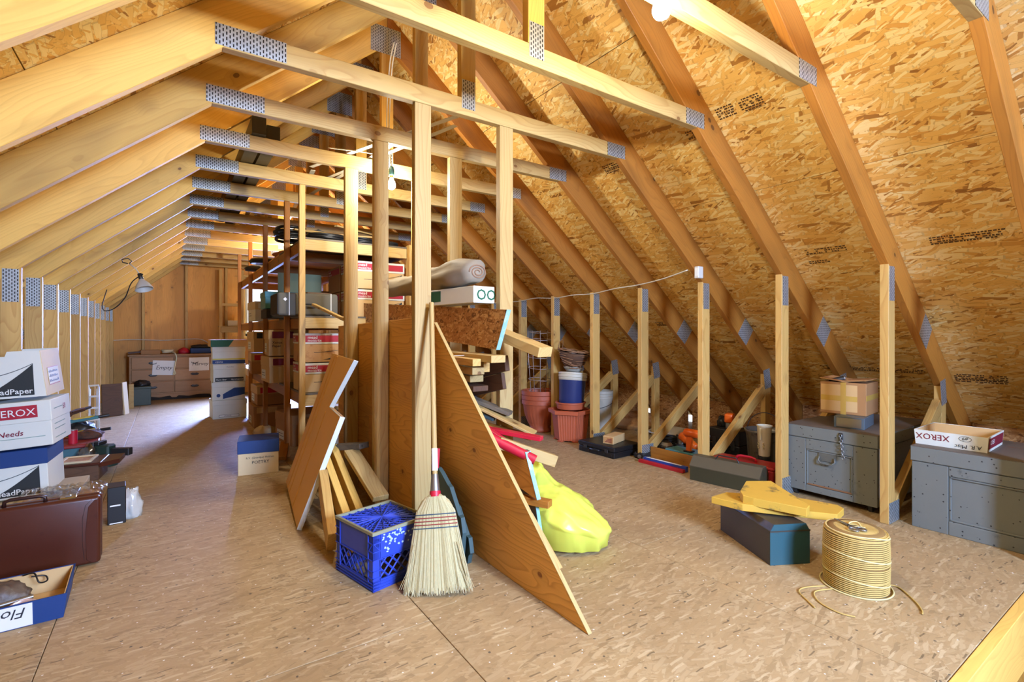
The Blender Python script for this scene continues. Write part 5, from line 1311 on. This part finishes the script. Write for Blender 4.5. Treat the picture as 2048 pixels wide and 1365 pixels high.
# twine spool
paint('twine', srgb(206, 172, 96), .75, mott=.25, scale=50); paint('twine_pale', srgb(224, 204, 140), .75); paint('twine_core', srgb(142, 108, 56), .8)
def spool():
    t = thing('twine_spool', 'large spool of golden baler twine standing on the floor', 'twine', (2.492, .962, 0))
    r, h = .122, .252
    def rad(z):
        f = z / h
        return r * (.985 + .03 * math.sin(f * math.pi) - (.10 * max(0, (f - .93) / .07) ** 2))
    G().lathe([(r * .94, .001)] + [(rad(h * i / 12) - .004, h * i / 12) for i in range(1, 13)] + [(r * .6, h + .001), (.030, h - .004), (.030, h - .05)], 40, cap0=True, cap1=True).done('core', 'twine_core', t, smooth=True)
    n = 40; rows = 30
    for layer, (mat, tilt, ph) in enumerate((('twine', .006, 0), ('twine_pale', -.020, 2.0))):
        g = G()
        for i in range(rows):
            if layer and i % 12 != 5: continue
            z = .006 + (h - .012) * i / (rows - 1)
            pts = []
            for k in range(n):
                a = 2 * math.pi * k / n; zz = min(max(z + (tilt if layer else .0035 * math.sin(i // 7 * 1.9)) * math.sin(a + ph), .004), h - .003)
                pts.append((math.cos(a) * (rad(zz) - .0015 + .0014 * layer), math.sin(a) * (rad(zz) - .0015 + .0014 * layer), zz))
            g.tube(pts, .0033, 5, closed=True)
        o = g.done('twine_windings', mat, t, smooth=True); o['kind'] = 'stuff'
    g = G()
    for i in range(24):
        rr = .034 + (r * .93 - .034) * i / 23
        g.tube([(math.cos(a) * rr, math.sin(a) * rr, h + .001 - .010 * (i / 23) ** 3) for a in [2 * math.pi * k / 32 for k in range(32)]], .0024, 5, closed=True)
    o = g.done('top_windings', 'twine', t, smooth=True); o['kind'] = 'stuff'
    G().tube([(math.cos(a) * .134, math.sin(a) * .134, .004) for a in [2 * math.pi * k / 48 for k in range(48)]], .0035, 6, closed=True).done('base_loop', 'twine_pale', t, smooth=True)
    G().tube([(math.cos(a) * (.03 + .012 * math.sin(3 * a)) + .01, math.sin(a) * .03, h + .006 + .006 * math.sin(2 * a)) for a in [2 * math.pi * k / 40 for k in range(40)]], .0026, 5, closed=True).done('loose_loop', 'twine_pale', t, smooth=True)
spool()
wire('loose twine end curling left of the spool', [(2.36, 1.03, .004), (2.28, 1.07, .004), (2.22, 1.07, .004), (2.17, 1.01, .004), (2.14, .97, .004)], .003, 'twine', 'twine_strand', 'twine')
wire('second loose twine end nearer on the left', [(2.36, 1.0, .004), (2.27, 1.03, .004), (2.20, .98, .004), (2.18, .90, .004), (2.20, .85, .004)], .003, 'twine', 'twine_strand', 'twine')
wire('loose twine end trailing right of the spool', [(2.60, .88, .004), (2.61, .84, .004), (2.53, .76, .004), (2.47, .72, .004), (2.44, .71, .004)], .003, 'twine', 'twine_strand', 'twine')
def scissors():
    t = thing('scissors', 'steel scissors lying on top of the twine spool', 'scissors', (2.472, .982, .2575), R(62))
    for s_ in (-1, 1):
        bl = G().prism([(0, -.004), (.075, -.001), (.075, .002), (0, .006)], 0, .002, T=Matrix.Rotation(R(6) * s_, 4, 'Z') @ Matrix.Translation((0, 0, .002 * s_ + .003))).done('blade', 'steel', t)
        G().tube([(0, 0, .004), (-.02, -.008 * s_, .004), (-.035, -.012 * s_, .004)], .003, 6).done('shank', 'steel', bl, smooth=True)
        G().tube([(-.052 + math.cos(a) * .020, -.018 * s_ + math.sin(a) * .014, .005) for a in [2 * math.pi * k / 20 for k in range(20)]], .0035, 6, closed=True).done('finger_ring', 'steel', bl, smooth=True)
    G().cyl((0, 0, .001), (0, 0, .008), .004, n=10).done('pivot', 'steel_dark', t)
scissors()

# tool boxes by the knee posts
paint('olive_metal', srgb(60, 58, 40), .5, wear=srgb(52, 50, 38), wearamt=.04); paint('olive_lid', srgb(88, 80, 62), .5); paint('red_box', srgb(168, 36, 36), .4, wear=srgb(120, 40, 36), wearamt=0.)
def green_toolbox():
    L, W, H = .50, .185, .172; ang = math.atan2(1.90 - 2.36, 3.27 - 3.20)
    t = thing('tool_box', 'olive green metal tool box with gable lid in front of the red one', 'tool box', (3.25, 2.362, 0), ang)
    # local x along the length (towards the camera right), y to the far side
    P = [(-W / 2 - 0, .001), (W / 2, .001), (W / 2, H * .62), (W * .18, H), (-W * .18, H), (-W / 2, H * .62)]
    G().prism(P, 0, L, T=frame((0, W / 2, 0), (0, 1, 0), (1, 0, 0))).done('body', 'olive_metal', t)
    G().prism([(-W / 2 - .003, H * .60), (-W / 2 - .003, H * .64), (-W * .18 - .002, H + .003), (-W * .18 + .01, H + .003), (-W / 2 + .01, H * .60)], -.003, L + .003, T=frame((0, W / 2, 0), (0, 1, 0), (1, 0, 0))).done('lid', 'olive_lid', t)
    G().prism([(-W * .18, H), (W * .18, H), (W * .18, H + .004), (-W * .18, H + .004)], -.003, L + .003, T=frame((0, W / 2, 0), (0, 1, 0), (1, 0, 0))).done('lid_ridge', 'olive_lid', t)
    a, b = L * .36, L * .66
    G().tube([(a - .02, W * .30, H * .92), (a, W * .35, H + .02), (a + .01, W * .35, H + .035), (b - .01, W * .35, H + .035), (b, W * .35, H + .02), (b + .02, W * .30, H * .92)], .0045, 7).done('handle', 'steel_dark', t, smooth=True)
green_toolbox()
def red_toolbox():
    t = thing('tool_box', 'red metal tool box with red handle behind the olive one', 'tool box', (3.69, 1.885, 0), R(97))
    L, W, H = .46, .19, .155
    G().b2(0, L, 0, W, .001, H - .025, .005).done('body', 'red_box', t); G().b2(-.003, L + .003, -.003, W + .003, H - .024, H, .008).done('lid', 'red_box', t)
    G().tube([(L * .34, W / 2, H - .002), (L * .36, W / 2, H + .022), (L * .42, W / 2, H + .028), (L * .58, W / 2, H + .028), (L * .64, W / 2, H + .022), (L * .66, W / 2, H - .002)], .009, 8).done('handle', 'red_paint', t, smooth=True)
red_toolbox()
paint('zinc', srgb(128, 126, 120), .45, metal=.6, wear=srgb(92, 88, 84), wearamt=.06)
def pail():
    t = thing('galvanised_pail', 'ribbed galvanised pail behind the knee post', 'pail', (3.95, 2.17, 0))
    fl = lambda a, z: 1 + .012 * math.cos(a * 26) * (1 if .05 < z < .30 else 0)
    G().lathe([(.105, .001), (.11, .03), (.118, .06), (.135, .29), (.142, .31), (.148, .325), (.148, .335), (.138, .335), (.13, .30), (.10, .02), (.001, .018)], 104, flute=fl).done('body', 'zinc', t, smooth=True)
    G().tube([(0 + math.sin(a) * .02, -math.cos(a) * .148, .325 + math.sin(a) * .14) for a in [i * math.pi / 16 for i in range(17)]], .0035, 6).done('bail', 'steel_dark', t, smooth=True)
    for sy in (-1, 1): G().b2(-.015, .015, sy * .145 - .006, sy * .145 + .006, .285, .335, .002).done('ear', 'zinc', t)
pail()
t = thing('plastic_cup', 'cream plastic cup on a small tin before the pail', 'cup', (3.665, 2.03, .172)); paint('cream_plastic', srgb(226, 216, 190), .4)
t.location = (3.745, 2.06, .172); t.scale = (1.12, 1.12, 1.05)
G().lathe([(.034, 0), (.036, .004), (.046, .21), (.049, .215), (.049, .222), (.044, .222), (.034, .01), (.001, .008)], 32).done('cup_body', 'cream_plastic', t, smooth=True, ang=60)
G().b2(-.053, -.044, -.006, .006, .12, .205, .003).done('clip', 'cream_plastic', t)
g = G()
for s_ in (-1, 1):
    for k in range(4): g.box((-.0405, s_ * .018 + .004 * (k % 2), .06 + .012 * k), (.004, .010, .006), 0, (R(30 * k), 0, 0))
g.done('printed_motif', 'straw_dark', t)
t = thing('dark_tin', 'short dark tin under the cream cup', 'tin', (3.745, 2.06, 0)); G().cyl((0, 0, .001), (0, 0, .162), .044, n=24).done('tin', 'steel_dark', t, smooth=True, ang=40); G().cyl((0, 0, .160), (0, 0, .171), .046, n=24).done('tin_lid', 'steel_dark', t, smooth=True, ang=40)

# ------------------------------------------------------------------ power tools and cases along the knee posts
paint('tool_orange', srgb(226, 96, 22), .35); paint('level_blue', srgb(40, 70, 150), .4); paint('level_red', srgb(180, 30, 40), .4); paint('teal_case', srgb(70, 130, 140), .45)
tag(G().b2(-.22, .22, -.018, .018, 0, .028, .003).done('spirit_level', 'level_red', None, (3.345, 2.71, 0), (0, 0, R(-88))), 'long red strip lying on the floor, front of the blue one', 'level')
t = thing('saw_box', 'long blue flat box lying behind the red strip', 'box', (3.385, 2.70, 0), R(-88)); G().b2(-.21, .21, -.016, .016, .001, .045, .003).done('body', 'level_blue', t); G().b2(-.18, .16, -.017, .006, .0455, .0465).done('pale_label', 'paper', t)
tag(beam('wood_plank', (3.535, 2.97, .051), (3.53, 2.455, .051), .10, .022, 'pine_old', up=(1, 0, 0)), 'brown plank standing on edge behind the blue flat box', 'board')
t = thing('tool_case', 'flat teal tool case behind the brown plank', 'case', (3.66, 2.70, 0), R(3)); G().b2(-.09, .09, -.17, .15, .001, .105, .006).done('shell', 'teal_case', t); G().b2(-.092, .092, -.172, .152, .06, .066).done('seam', 'steel_dark', t)
def drill(label, loc, rz, rx=0.):
    t = thing('power_drill', label, 'drill', loc, (rx, 0, rz))
    G().lathe([(.012, -.10), (.02, -.095), (.024, -.06), (.034, -.05), (.036, .06), (.030, .075), (.012, .08)], 20, cap0=True, cap1=True).done('motor_body', 'tool_orange', t, mtx=Matrix.Translation((0, 0, .16)) @ Matrix.Rotation(R(90), 4, 'Y'), smooth=True, ang=50)
    G().prism([(.02, .0), (.06, .0), (.055, .14), (.0, .14)], -.016, .016, T=frame((0, 0, 0), (1, 0, 0), (0, -1, 0)), bev=.004).done('grip', 'tool_orange', t)
    G().lathe([(.016, 0), (.019, .01), (.017, .04), (.008, .05)], 16, cap0=True, cap1=True).done('chuck', 'steel', t, mtx=Matrix.Translation((-.10, 0, .16)) @ Matrix.Rotation(R(-90), 4, 'Y'), smooth=True)
    G().b2(-.0, .075, -.03, .03, 0, .012, .003).done('foot', 'black_plastic', t)
    G().b2(-.02, .06, -.037, -.034, .145, .175).done('maker_label', 'paper', t)
    return t
drill('orange power drill standing on the teal case', (3.62, 2.60, .106), R(95))
t = thing('angle_grinder', 'orange grinder lying behind the drill', 'grinder', (3.82, 2.80, 0), R(70))
G().lathe([(.02, -.14), (.03, -.13), (.034, -.02), (.042, .0), (.044, .08), (.03, .1)], 20, cap0=True, cap1=True).done('motor_body', 'tool_orange', t, mtx=Matrix.Translation((0, 0, .15)) @ Matrix.Rotation(R(75), 4, 'Y'), smooth=True, ang=50); G().cyl((.09, 0, .10), (.09, 0, .16), .04, n=18).done('gear_head', 'steel', t, smooth=True, ang=40); G().cyl((.09, 0, .09), (.09, 0, .098), .06, n=24).done('disc', 'steel_dark', t); G().b2(-.12, .1, -.06, .06, .001, .088, .006).done('stand', 'black_plastic', t)
t = thing('orbital_sander', 'black round sander left of the orange grinder', 'sander', (3.72, 2.95, 0), R(40))
G().lathe([(.075, .0), (.075, .02), (.06, .03), (.066, .05), (.06, .09), (.035, .12), (.01, .128)], 26, cap1=True).done('head', 'black_plastic', t, smooth=True, ang=40); G().b2(.02, .16, -.024, .024, .07, .115, .014, 2).done('handle', 'black_plastic', t, smooth=True, ang=60); G().lathe([(.061, .088), (.052, .1), (.036, .121)], 26, cap0=False).done('vent_ring', 'steel', t, smooth=True)
t = thing('jig_saw', 'second orange tool standing on the black case', 'saw', (4.02, 2.52, .281), R(20)); G().b2(-.05, .05, -.035, .035, .05, .13, .014, 2).done('body', 'tool_orange', t, smooth=True, ang=60); G().cyl((0, 0, .001), (0, 0, .05), .032, n=18).done('collar', 'steel', t, smooth=True, ang=40)
def black_case(label, loc, rz, d, mat='black_plastic'):
    t = thing('tool_case', label, 'case', loc, rz); w, l, h = d
    G().b2(-w / 2, w / 2, -l / 2, l / 2, .001, h * .55, .008, 2).done('lower_shell', mat, t); G().b2(-w / 2 - .002, w / 2 + .002, -l / 2 - .002, l / 2 + .002, h * .55 + .002, h, .008, 2).done('upper_shell', mat, t)
    for y in (-l * .3, l * .3):
        G().b2(-w / 2 - .008, -w / 2, y - .02, y + .02, h * .40, h * .72, .003).done('latch', 'steel_dark', t)
    G().tube([(-w / 2, -.06, h * .5), (-w / 2 - .025, -.05, h * .5), (-w / 2 - .025, .05, h * .5), (-w / 2, .06, h * .5)], .008, 8).done('handle', mat, t, smooth=True)
    for i in range(5): y = -l * .42 + l * .84 * i / 4; G().b2(-w / 2 - .003, -w / 2 + .001, y - .012, y + .012, .01, h * .36, .001).done('rib', mat, t)
    return t
black_case('black plastic tool case on the floor under the small tan box', (3.385, 3.335, 0), R(2), (.36, .44, .10))
black_case('tall black case behind the diagonal struts', (4.05, 2.52, 0), R(-3), (.22, .30, .28))
lump('black_motor', 'small black motor on the tall black case', (4.08, 2.62, .281), (.1, .1, .09), 'black_plastic', 'motor', 61, .25)
S = (.24, .105, .07)
t = carton('small_box', 'small tan cardboard box on the black tool case', (3.40, 3.29, .1005), S, R(18), 'card_tan', None); G().b2(-S[0] / 2 - .0012, -S[0] / 2, -.045, .045, .008, .062).done('end_label', 'card_aged', t)
for i in range(3): G().b2(-S[0] / 2 - .0018, -S[0] / 2 - .001, -.035, .03 - .01 * i, .018 + .012 * i, .023 + .012 * i).done('printed_line', 'print_maroon', t)
coil('cable_coil', 'black power cord heap behind the sander', (3.92, 3.10, 0), .12, .010, 5, 'black_rubber', 'cable', .8, 62, lift=2.)
coil('cable_coil', 'dark cord beside the black tool case', (3.48, 3.02, 0), .08, .008, 4, 'black_rubber', 'cable', .7, 63)
t = thing('lens', 'small dark lens cylinder on the floor by the post', 'lens', (3.40, 2.985, .026), (0, R(80), R(20))); G().cyl((0, 0, 0), (0, 0, .075), .026, n=20).done('barrel', 'black_plastic', t, smooth=True, ang=40); G().cyl((0, 0, -.002), (0, 0, .001), .018, n=20).done('glass', 'steel', t)

# ------------------------------------------------------------------ flower pots, bucket, basket
paint('terracotta', srgb(190, 96, 62), .5, mott=.06); paint('bucket_blue', srgb(44, 56, 108), .4); paint('bucket_white', srgb(214, 208, 190), .45); paint('wicker', srgb(160, 118, 84), .8, mott=.3, scale=60); paint('wicker_dark', srgb(96, 66, 46), .8); paint('film', srgb(200, 184, 170), .12); paint('cage_wire', srgb(200, 186, 176), .45, metal=.3)
def round_pot():
    t = thing('flower_pot', 'large round terracotta flower pot with fluted bowl', 'flower pot', (3.47, 4.50, 0)); r = .185
    fl = lambda a, z: 1 - (.03 * (1 - abs(math.cos(a * 13)) ** .6) if .06 < z < .29 else 0)
    G().lathe([(.085, .001), (.11, .004), (.11, .035), (.098, .05), (.125, .10), (.16, .20), (.172, .30), (.176, .31)], 104, flute=fl).done('bowl', 'terracotta', t, smooth=True)
    G().lathe([(.176, .31), (.186, .314), (.186, .36), (.180, .364), (.187, .368), (.187, .41), (.181, .414), (.189, .418), (.189, .462), (.181, .464), (.17, .40), (.16, .33), (.001, .33)], 52, cap0=False).done('rim', 'terracotta', t, smooth=True, ang=40)
    t.scale = (1.12, 1.12, 1.0)
    return t
round_pot()
def tomato_cage():
    t = thing('tomato_cage', 'thin wire plant cage standing in the round pot', 'plant cage', (3.47, 4.50, .335)); n = 28
    for i, (z, r) in enumerate(((.12, .125), (.25, .130), (.38, .135), (.50, .14), (.62, .145), (.70, .145), (.78, .12))):
        G().tube([(math.cos(a) * r, math.sin(a) * r, z + .01 * math.sin(a)) for a in [2 * math.pi * k / n for k in range(n)]], .003, 5, closed=True).done('hoop', 'cage_wire', t, smooth=True)
    for k in range(5):
        a = 2 * math.pi * k / 5 + .3; G().tube([(math.cos(a) * .10, math.sin(a) * .10, 0), (math.cos(a) * .135, math.sin(a) * .135, .45), (math.cos(a) * .145, math.sin(a) * .145, .80)], .0035, 5).done('upright', 'cage_wire', t, smooth=True)
tomato_cage()
def hex_pot():
    t = thing('flower_pot', 'hexagonal terracotta planter with ribbed sides', 'flower pot', (3.44, 3.95, 0), R(8)); n = 6
    def hexr(r, z): return [(math.cos(2 * math.pi * i / n) * r, math.sin(2 * math.pi * i / n) * r, z) for i in range(n)]
    g = G(); prof = [(.150, .012), (.178, .27)]
    # ribbed walls: sample each side
    V = []; m = 14
    for (r, z) in prof:
        h_ = hexr(r, z)
        for i in range(n):
            a, b = Vector(h_[i]), Vector(h_[(i + 1) % n])
            for k in range(m):
                p = a.lerp(b, k / m); d_ = 1 - (.022 if (k % 2 and 0 < k < m) else 0); V.append((p.x * d_, p.y * d_, p.z))
    N = n * m; F = [(i, (i + 1) % N, N + (i + 1) % N, N + i) for i in range(N)] + [tuple(range(N - 1, -1, -1))]
    g._add(V, F); g.done('ribbed_body', 'terracotta', t)
    g = G(); rings = [hexr(.176, .262), hexr(.212, .268), hexr(.214, .30), hexr(.20, .305), hexr(.185, .30), hexr(.165, .22)]
    V = [p for r_ in rings for p in r_]; F = [(j * n + i, j * n + (i + 1) % n, (j + 1) * n + (i + 1) % n, (j + 1) * n + i) for j in range(len(rings) - 1) for i in range(n)] + [tuple(range((len(rings) - 1) * n, len(rings) * n)), tuple(range(n - 1, -1, -1))]
    g._add(V, F); g.done('rim', 'terracotta', t)
    g = G()
    for i in range(n):
        a = 2 * math.pi * i / n; g.box((math.cos(a) * .13, math.sin(a) * .13, .007), (.05, .05, .013), .002, (0, 0, a))
    g.done('feet', 'terracotta', t)
    t.scale = (1.10, 1.10, 1.06)
hex_pot()
t = thing('plant_saucer', 'round terracotta saucer pot set in the planter', 'saucer', (3.45, 3.955, .322))
G().lathe([(.12, .001), (.14, .004), (.148, .055), (.158, .06), (.158, .072), (.146, .074), (.138, .06), (.12, .012), (.001, .010)], 44).done('dish', 'terracotta', t, smooth=True, ang=45)
t = thing('bucket', 'blue bucket with white rim standing tilted in the saucer', 'bucket', (3.46, 3.96, .338), (R(-3), R(7), 0))
t.scale = (1.08, 1.08, 1.0)
G().lathe([(.10, .0), (.113, .006), (.116, .05), (.1185, .055), (.128, .27), (.130, .275)], 40).done('body', 'bucket_blue', t, smooth=True, ang=50)
G().lathe([(.130, .275), (.134, .278), (.136, .30), (.131, .304), (.138, .308), (.140, .33), (.134, .336), (.139, .34), (.139, .355), (.13, .358), (.125, .33), (.11, .05), (.001, .045)], 40, cap0=False).done('white_rim', 'bucket_white', t, smooth=True, ang=50)
t = thing('bowl', 'pale bowl nested in the blue bucket', 'bowl', (3.48, 3.95, .70), (R(-4), R(10), 0)); G().lathe([(.05, 0), (.07, .005), (.098, .04), (.102, .042), (.100, .046), (.09, .042), (.06, .010), (.001, .008)], 34).done('bowl_body', 'bucket_white', t, smooth=True)
def basket():
    t = thing('wicker_basket', 'twig wicker basket wrapped in clear film on the bucket', 'basket', (3.465, 3.945, .75), (R(6), R(5), 0)); t.scale = (1.12, 1.12, 1.05); rnd = random.Random(5)
    prof = [(.075, 0), (.105, .05), (.135, .11), (.152, .165)]
    G().lathe([(.06, 0), (.09, .03), (.12, .09), (.138, .15), (.134, .15), (.11, .08), (.001, .02)], 30).done('liner', 'wicker_dark', t, smooth=True)
    g = G()
    def rr(z): return .078 + (.152 - .078) * (z / .165) ** .85
    for i in range(46):
        a0 = rnd.uniform(0, 6.28); z0 = rnd.uniform(.0, .165); ln = rnd.uniform(.8, 1.9); sl = rnd.uniform(-.045, .045)
        pts = [((rr(min(max(z0 + sl * k / 8, 0), .165)) + .004 * math.sin(k * 1.3 + i)) * math.cos(a0 + ln * k / 8), (rr(min(max(z0 + sl * k / 8, 0), .165)) + .004 * math.sin(k * 1.3 + i)) * math.sin(a0 + ln * k / 8), min(max(z0 + sl * k / 8, 0), .168)) for k in range(9)]
        g.tube(pts, rnd.uniform(.0025, .0045), 5)
    o = g.done('woven_twigs', 'wicker', t, smooth=True); o['kind'] = 'stuff'
    G().tube([(math.cos(a) * .154, math.sin(a) * .154, .168 + .004 * math.sin(9 * a)) for a in [2 * math.pi * k / 48 for k in range(48)]], .0065, 6, closed=True).done('rim_twig', 'wicker', t, smooth=True)
    bm = bmesh.new(); bmesh.ops.create_circle(bm, cap_ends=True, radius=.148, segments=40); bmesh.ops.subdivide_edges(bm, edges=bm.edges, cuts=1)
    bm.free(); g = G(); n = 36; V = [(0, 0, .15)]
    for j in range(1, 9):
        for i in range(n): a = 2 * math.pi * i / n; r = .148 * j / 8; V.append((math.cos(a) * r, math.sin(a) * r, .158 + .018 * noise.noise(Vector((math.cos(a) * r * 40, math.sin(a) * r * 40, 3)))))
    F = [(0, 1 + i, 1 + (i + 1) % n) for i in range(n)] + [(1 + (j - 1) * n + i, 1 + j * n + i, 1 + j * n + (i + 1) % n, 1 + (j - 1) * n + (i + 1) % n) for j in range(1, 8) for i in range(n)]
    g._add(V, F); g.done('clear_film', 'film', t, smooth=True)
    G().tube([(-.10, .12, .165), (-.085, .13, .235), (-.045, .14, .262), (-.025, .15, .235), (-.03, .14, .17)], .003, 6).done('twig_handle', 'wicker', t, smooth=True)
basket()
t = thing('bucket', 'white plastic bucket with ribbed rim behind the knee post', 'bucket', (4.10, 4.17, 0)); G().lathe([(.105, .001), (.125, .33), (.128, .335), (.132, .36), (.128, .362), (.134, .366), (.134, .385), (.129, .388), (.135, .392), (.135, .41), (.13, .414), (.137, .418), (.137, .45), (.128, .45), (.11, .1), (.001, .09)], 36).done('body', 'bucket_white', t, smooth=True, ang=40)
G().tube([(math.cos(a) * .140, math.sin(a) * .140, .35 - .10 * abs(math.sin(a / 2)) ** 2) for a in [math.pi * .6 + i * math.pi / 14 for i in range(15)]], .003, 6).done('bail', 'steel_dark', t, smooth=True)
tag(G().b2(-.2, .2, -.25, .25, 0, .004).done('white_sheet', 'paper', None, (4.55, 3.5, .03), (R(3), R(-4), R(12))), 'pale sheet lying near the eave behind the struts', 'sheet')
lump('insulation_heap', 'pinkish insulation scrap in the dark eave', (4.6, 4.2, 0), (.7, .9, .16), 'card_aged', 'insulation', 71, .2, 3)

# ------------------------------------------------------------------ grade stamps printed on the roof sheets
paint('stamp_ink', srgb(84, 56, 30), .7)
def stamp(X, Y, cols, rows, sc=1., frame_=False, seed=0):
    rnd = random.Random(seed); z = L_(X) + TZ - .0006; n_ = Vector((-SL, 0, -1)).normalized()
    M = frame((X, Y, z), (0, -1, 0), n_); g = G()
    for r in range(rows):
        x = 0
        while x < cols * sc:
            w_ = rnd.uniform(.006, .020) * sc
            if rnd.random() < .85: g.b2(x, x + w_, -r * .016 * sc, -r * .016 * sc + .009 * sc, 0, .0006)
            x += w_ + .005 * sc
        if r % 3 == 2: g.b2(0, cols * sc, -r * .016 * sc - .005 * sc, -r * .016 * sc - .003 * sc, 0, .0006)
    o = g.done('grade_stamp', 'stamp_ink', ceiling_right, mtx=M); return o
stamp(2.63, 1.74, .10, 5, 1.0, seed=1); stamp(2.63, 1.60, .14, 6, .9, seed=2); stamp(2.68, 1.98, .12, 4, 1., seed=3); stamp(2.69, 2.72, .13, 5, 1., seed=4)
stamp(3.52, 1.66, .24, 3, 1., seed=5); stamp(3.60, 1.67, .12, 2, 1., seed=6); stamp(3.54, 1.0, .30, 4, 1., seed=7); stamp(4.52, 1.14, .22, 5, 1.2, seed=8); stamp(4.5, 2.0, .7, 3, 1., seed=9); stamp(4.05, 3.35, .2, 4, 1., seed=10)
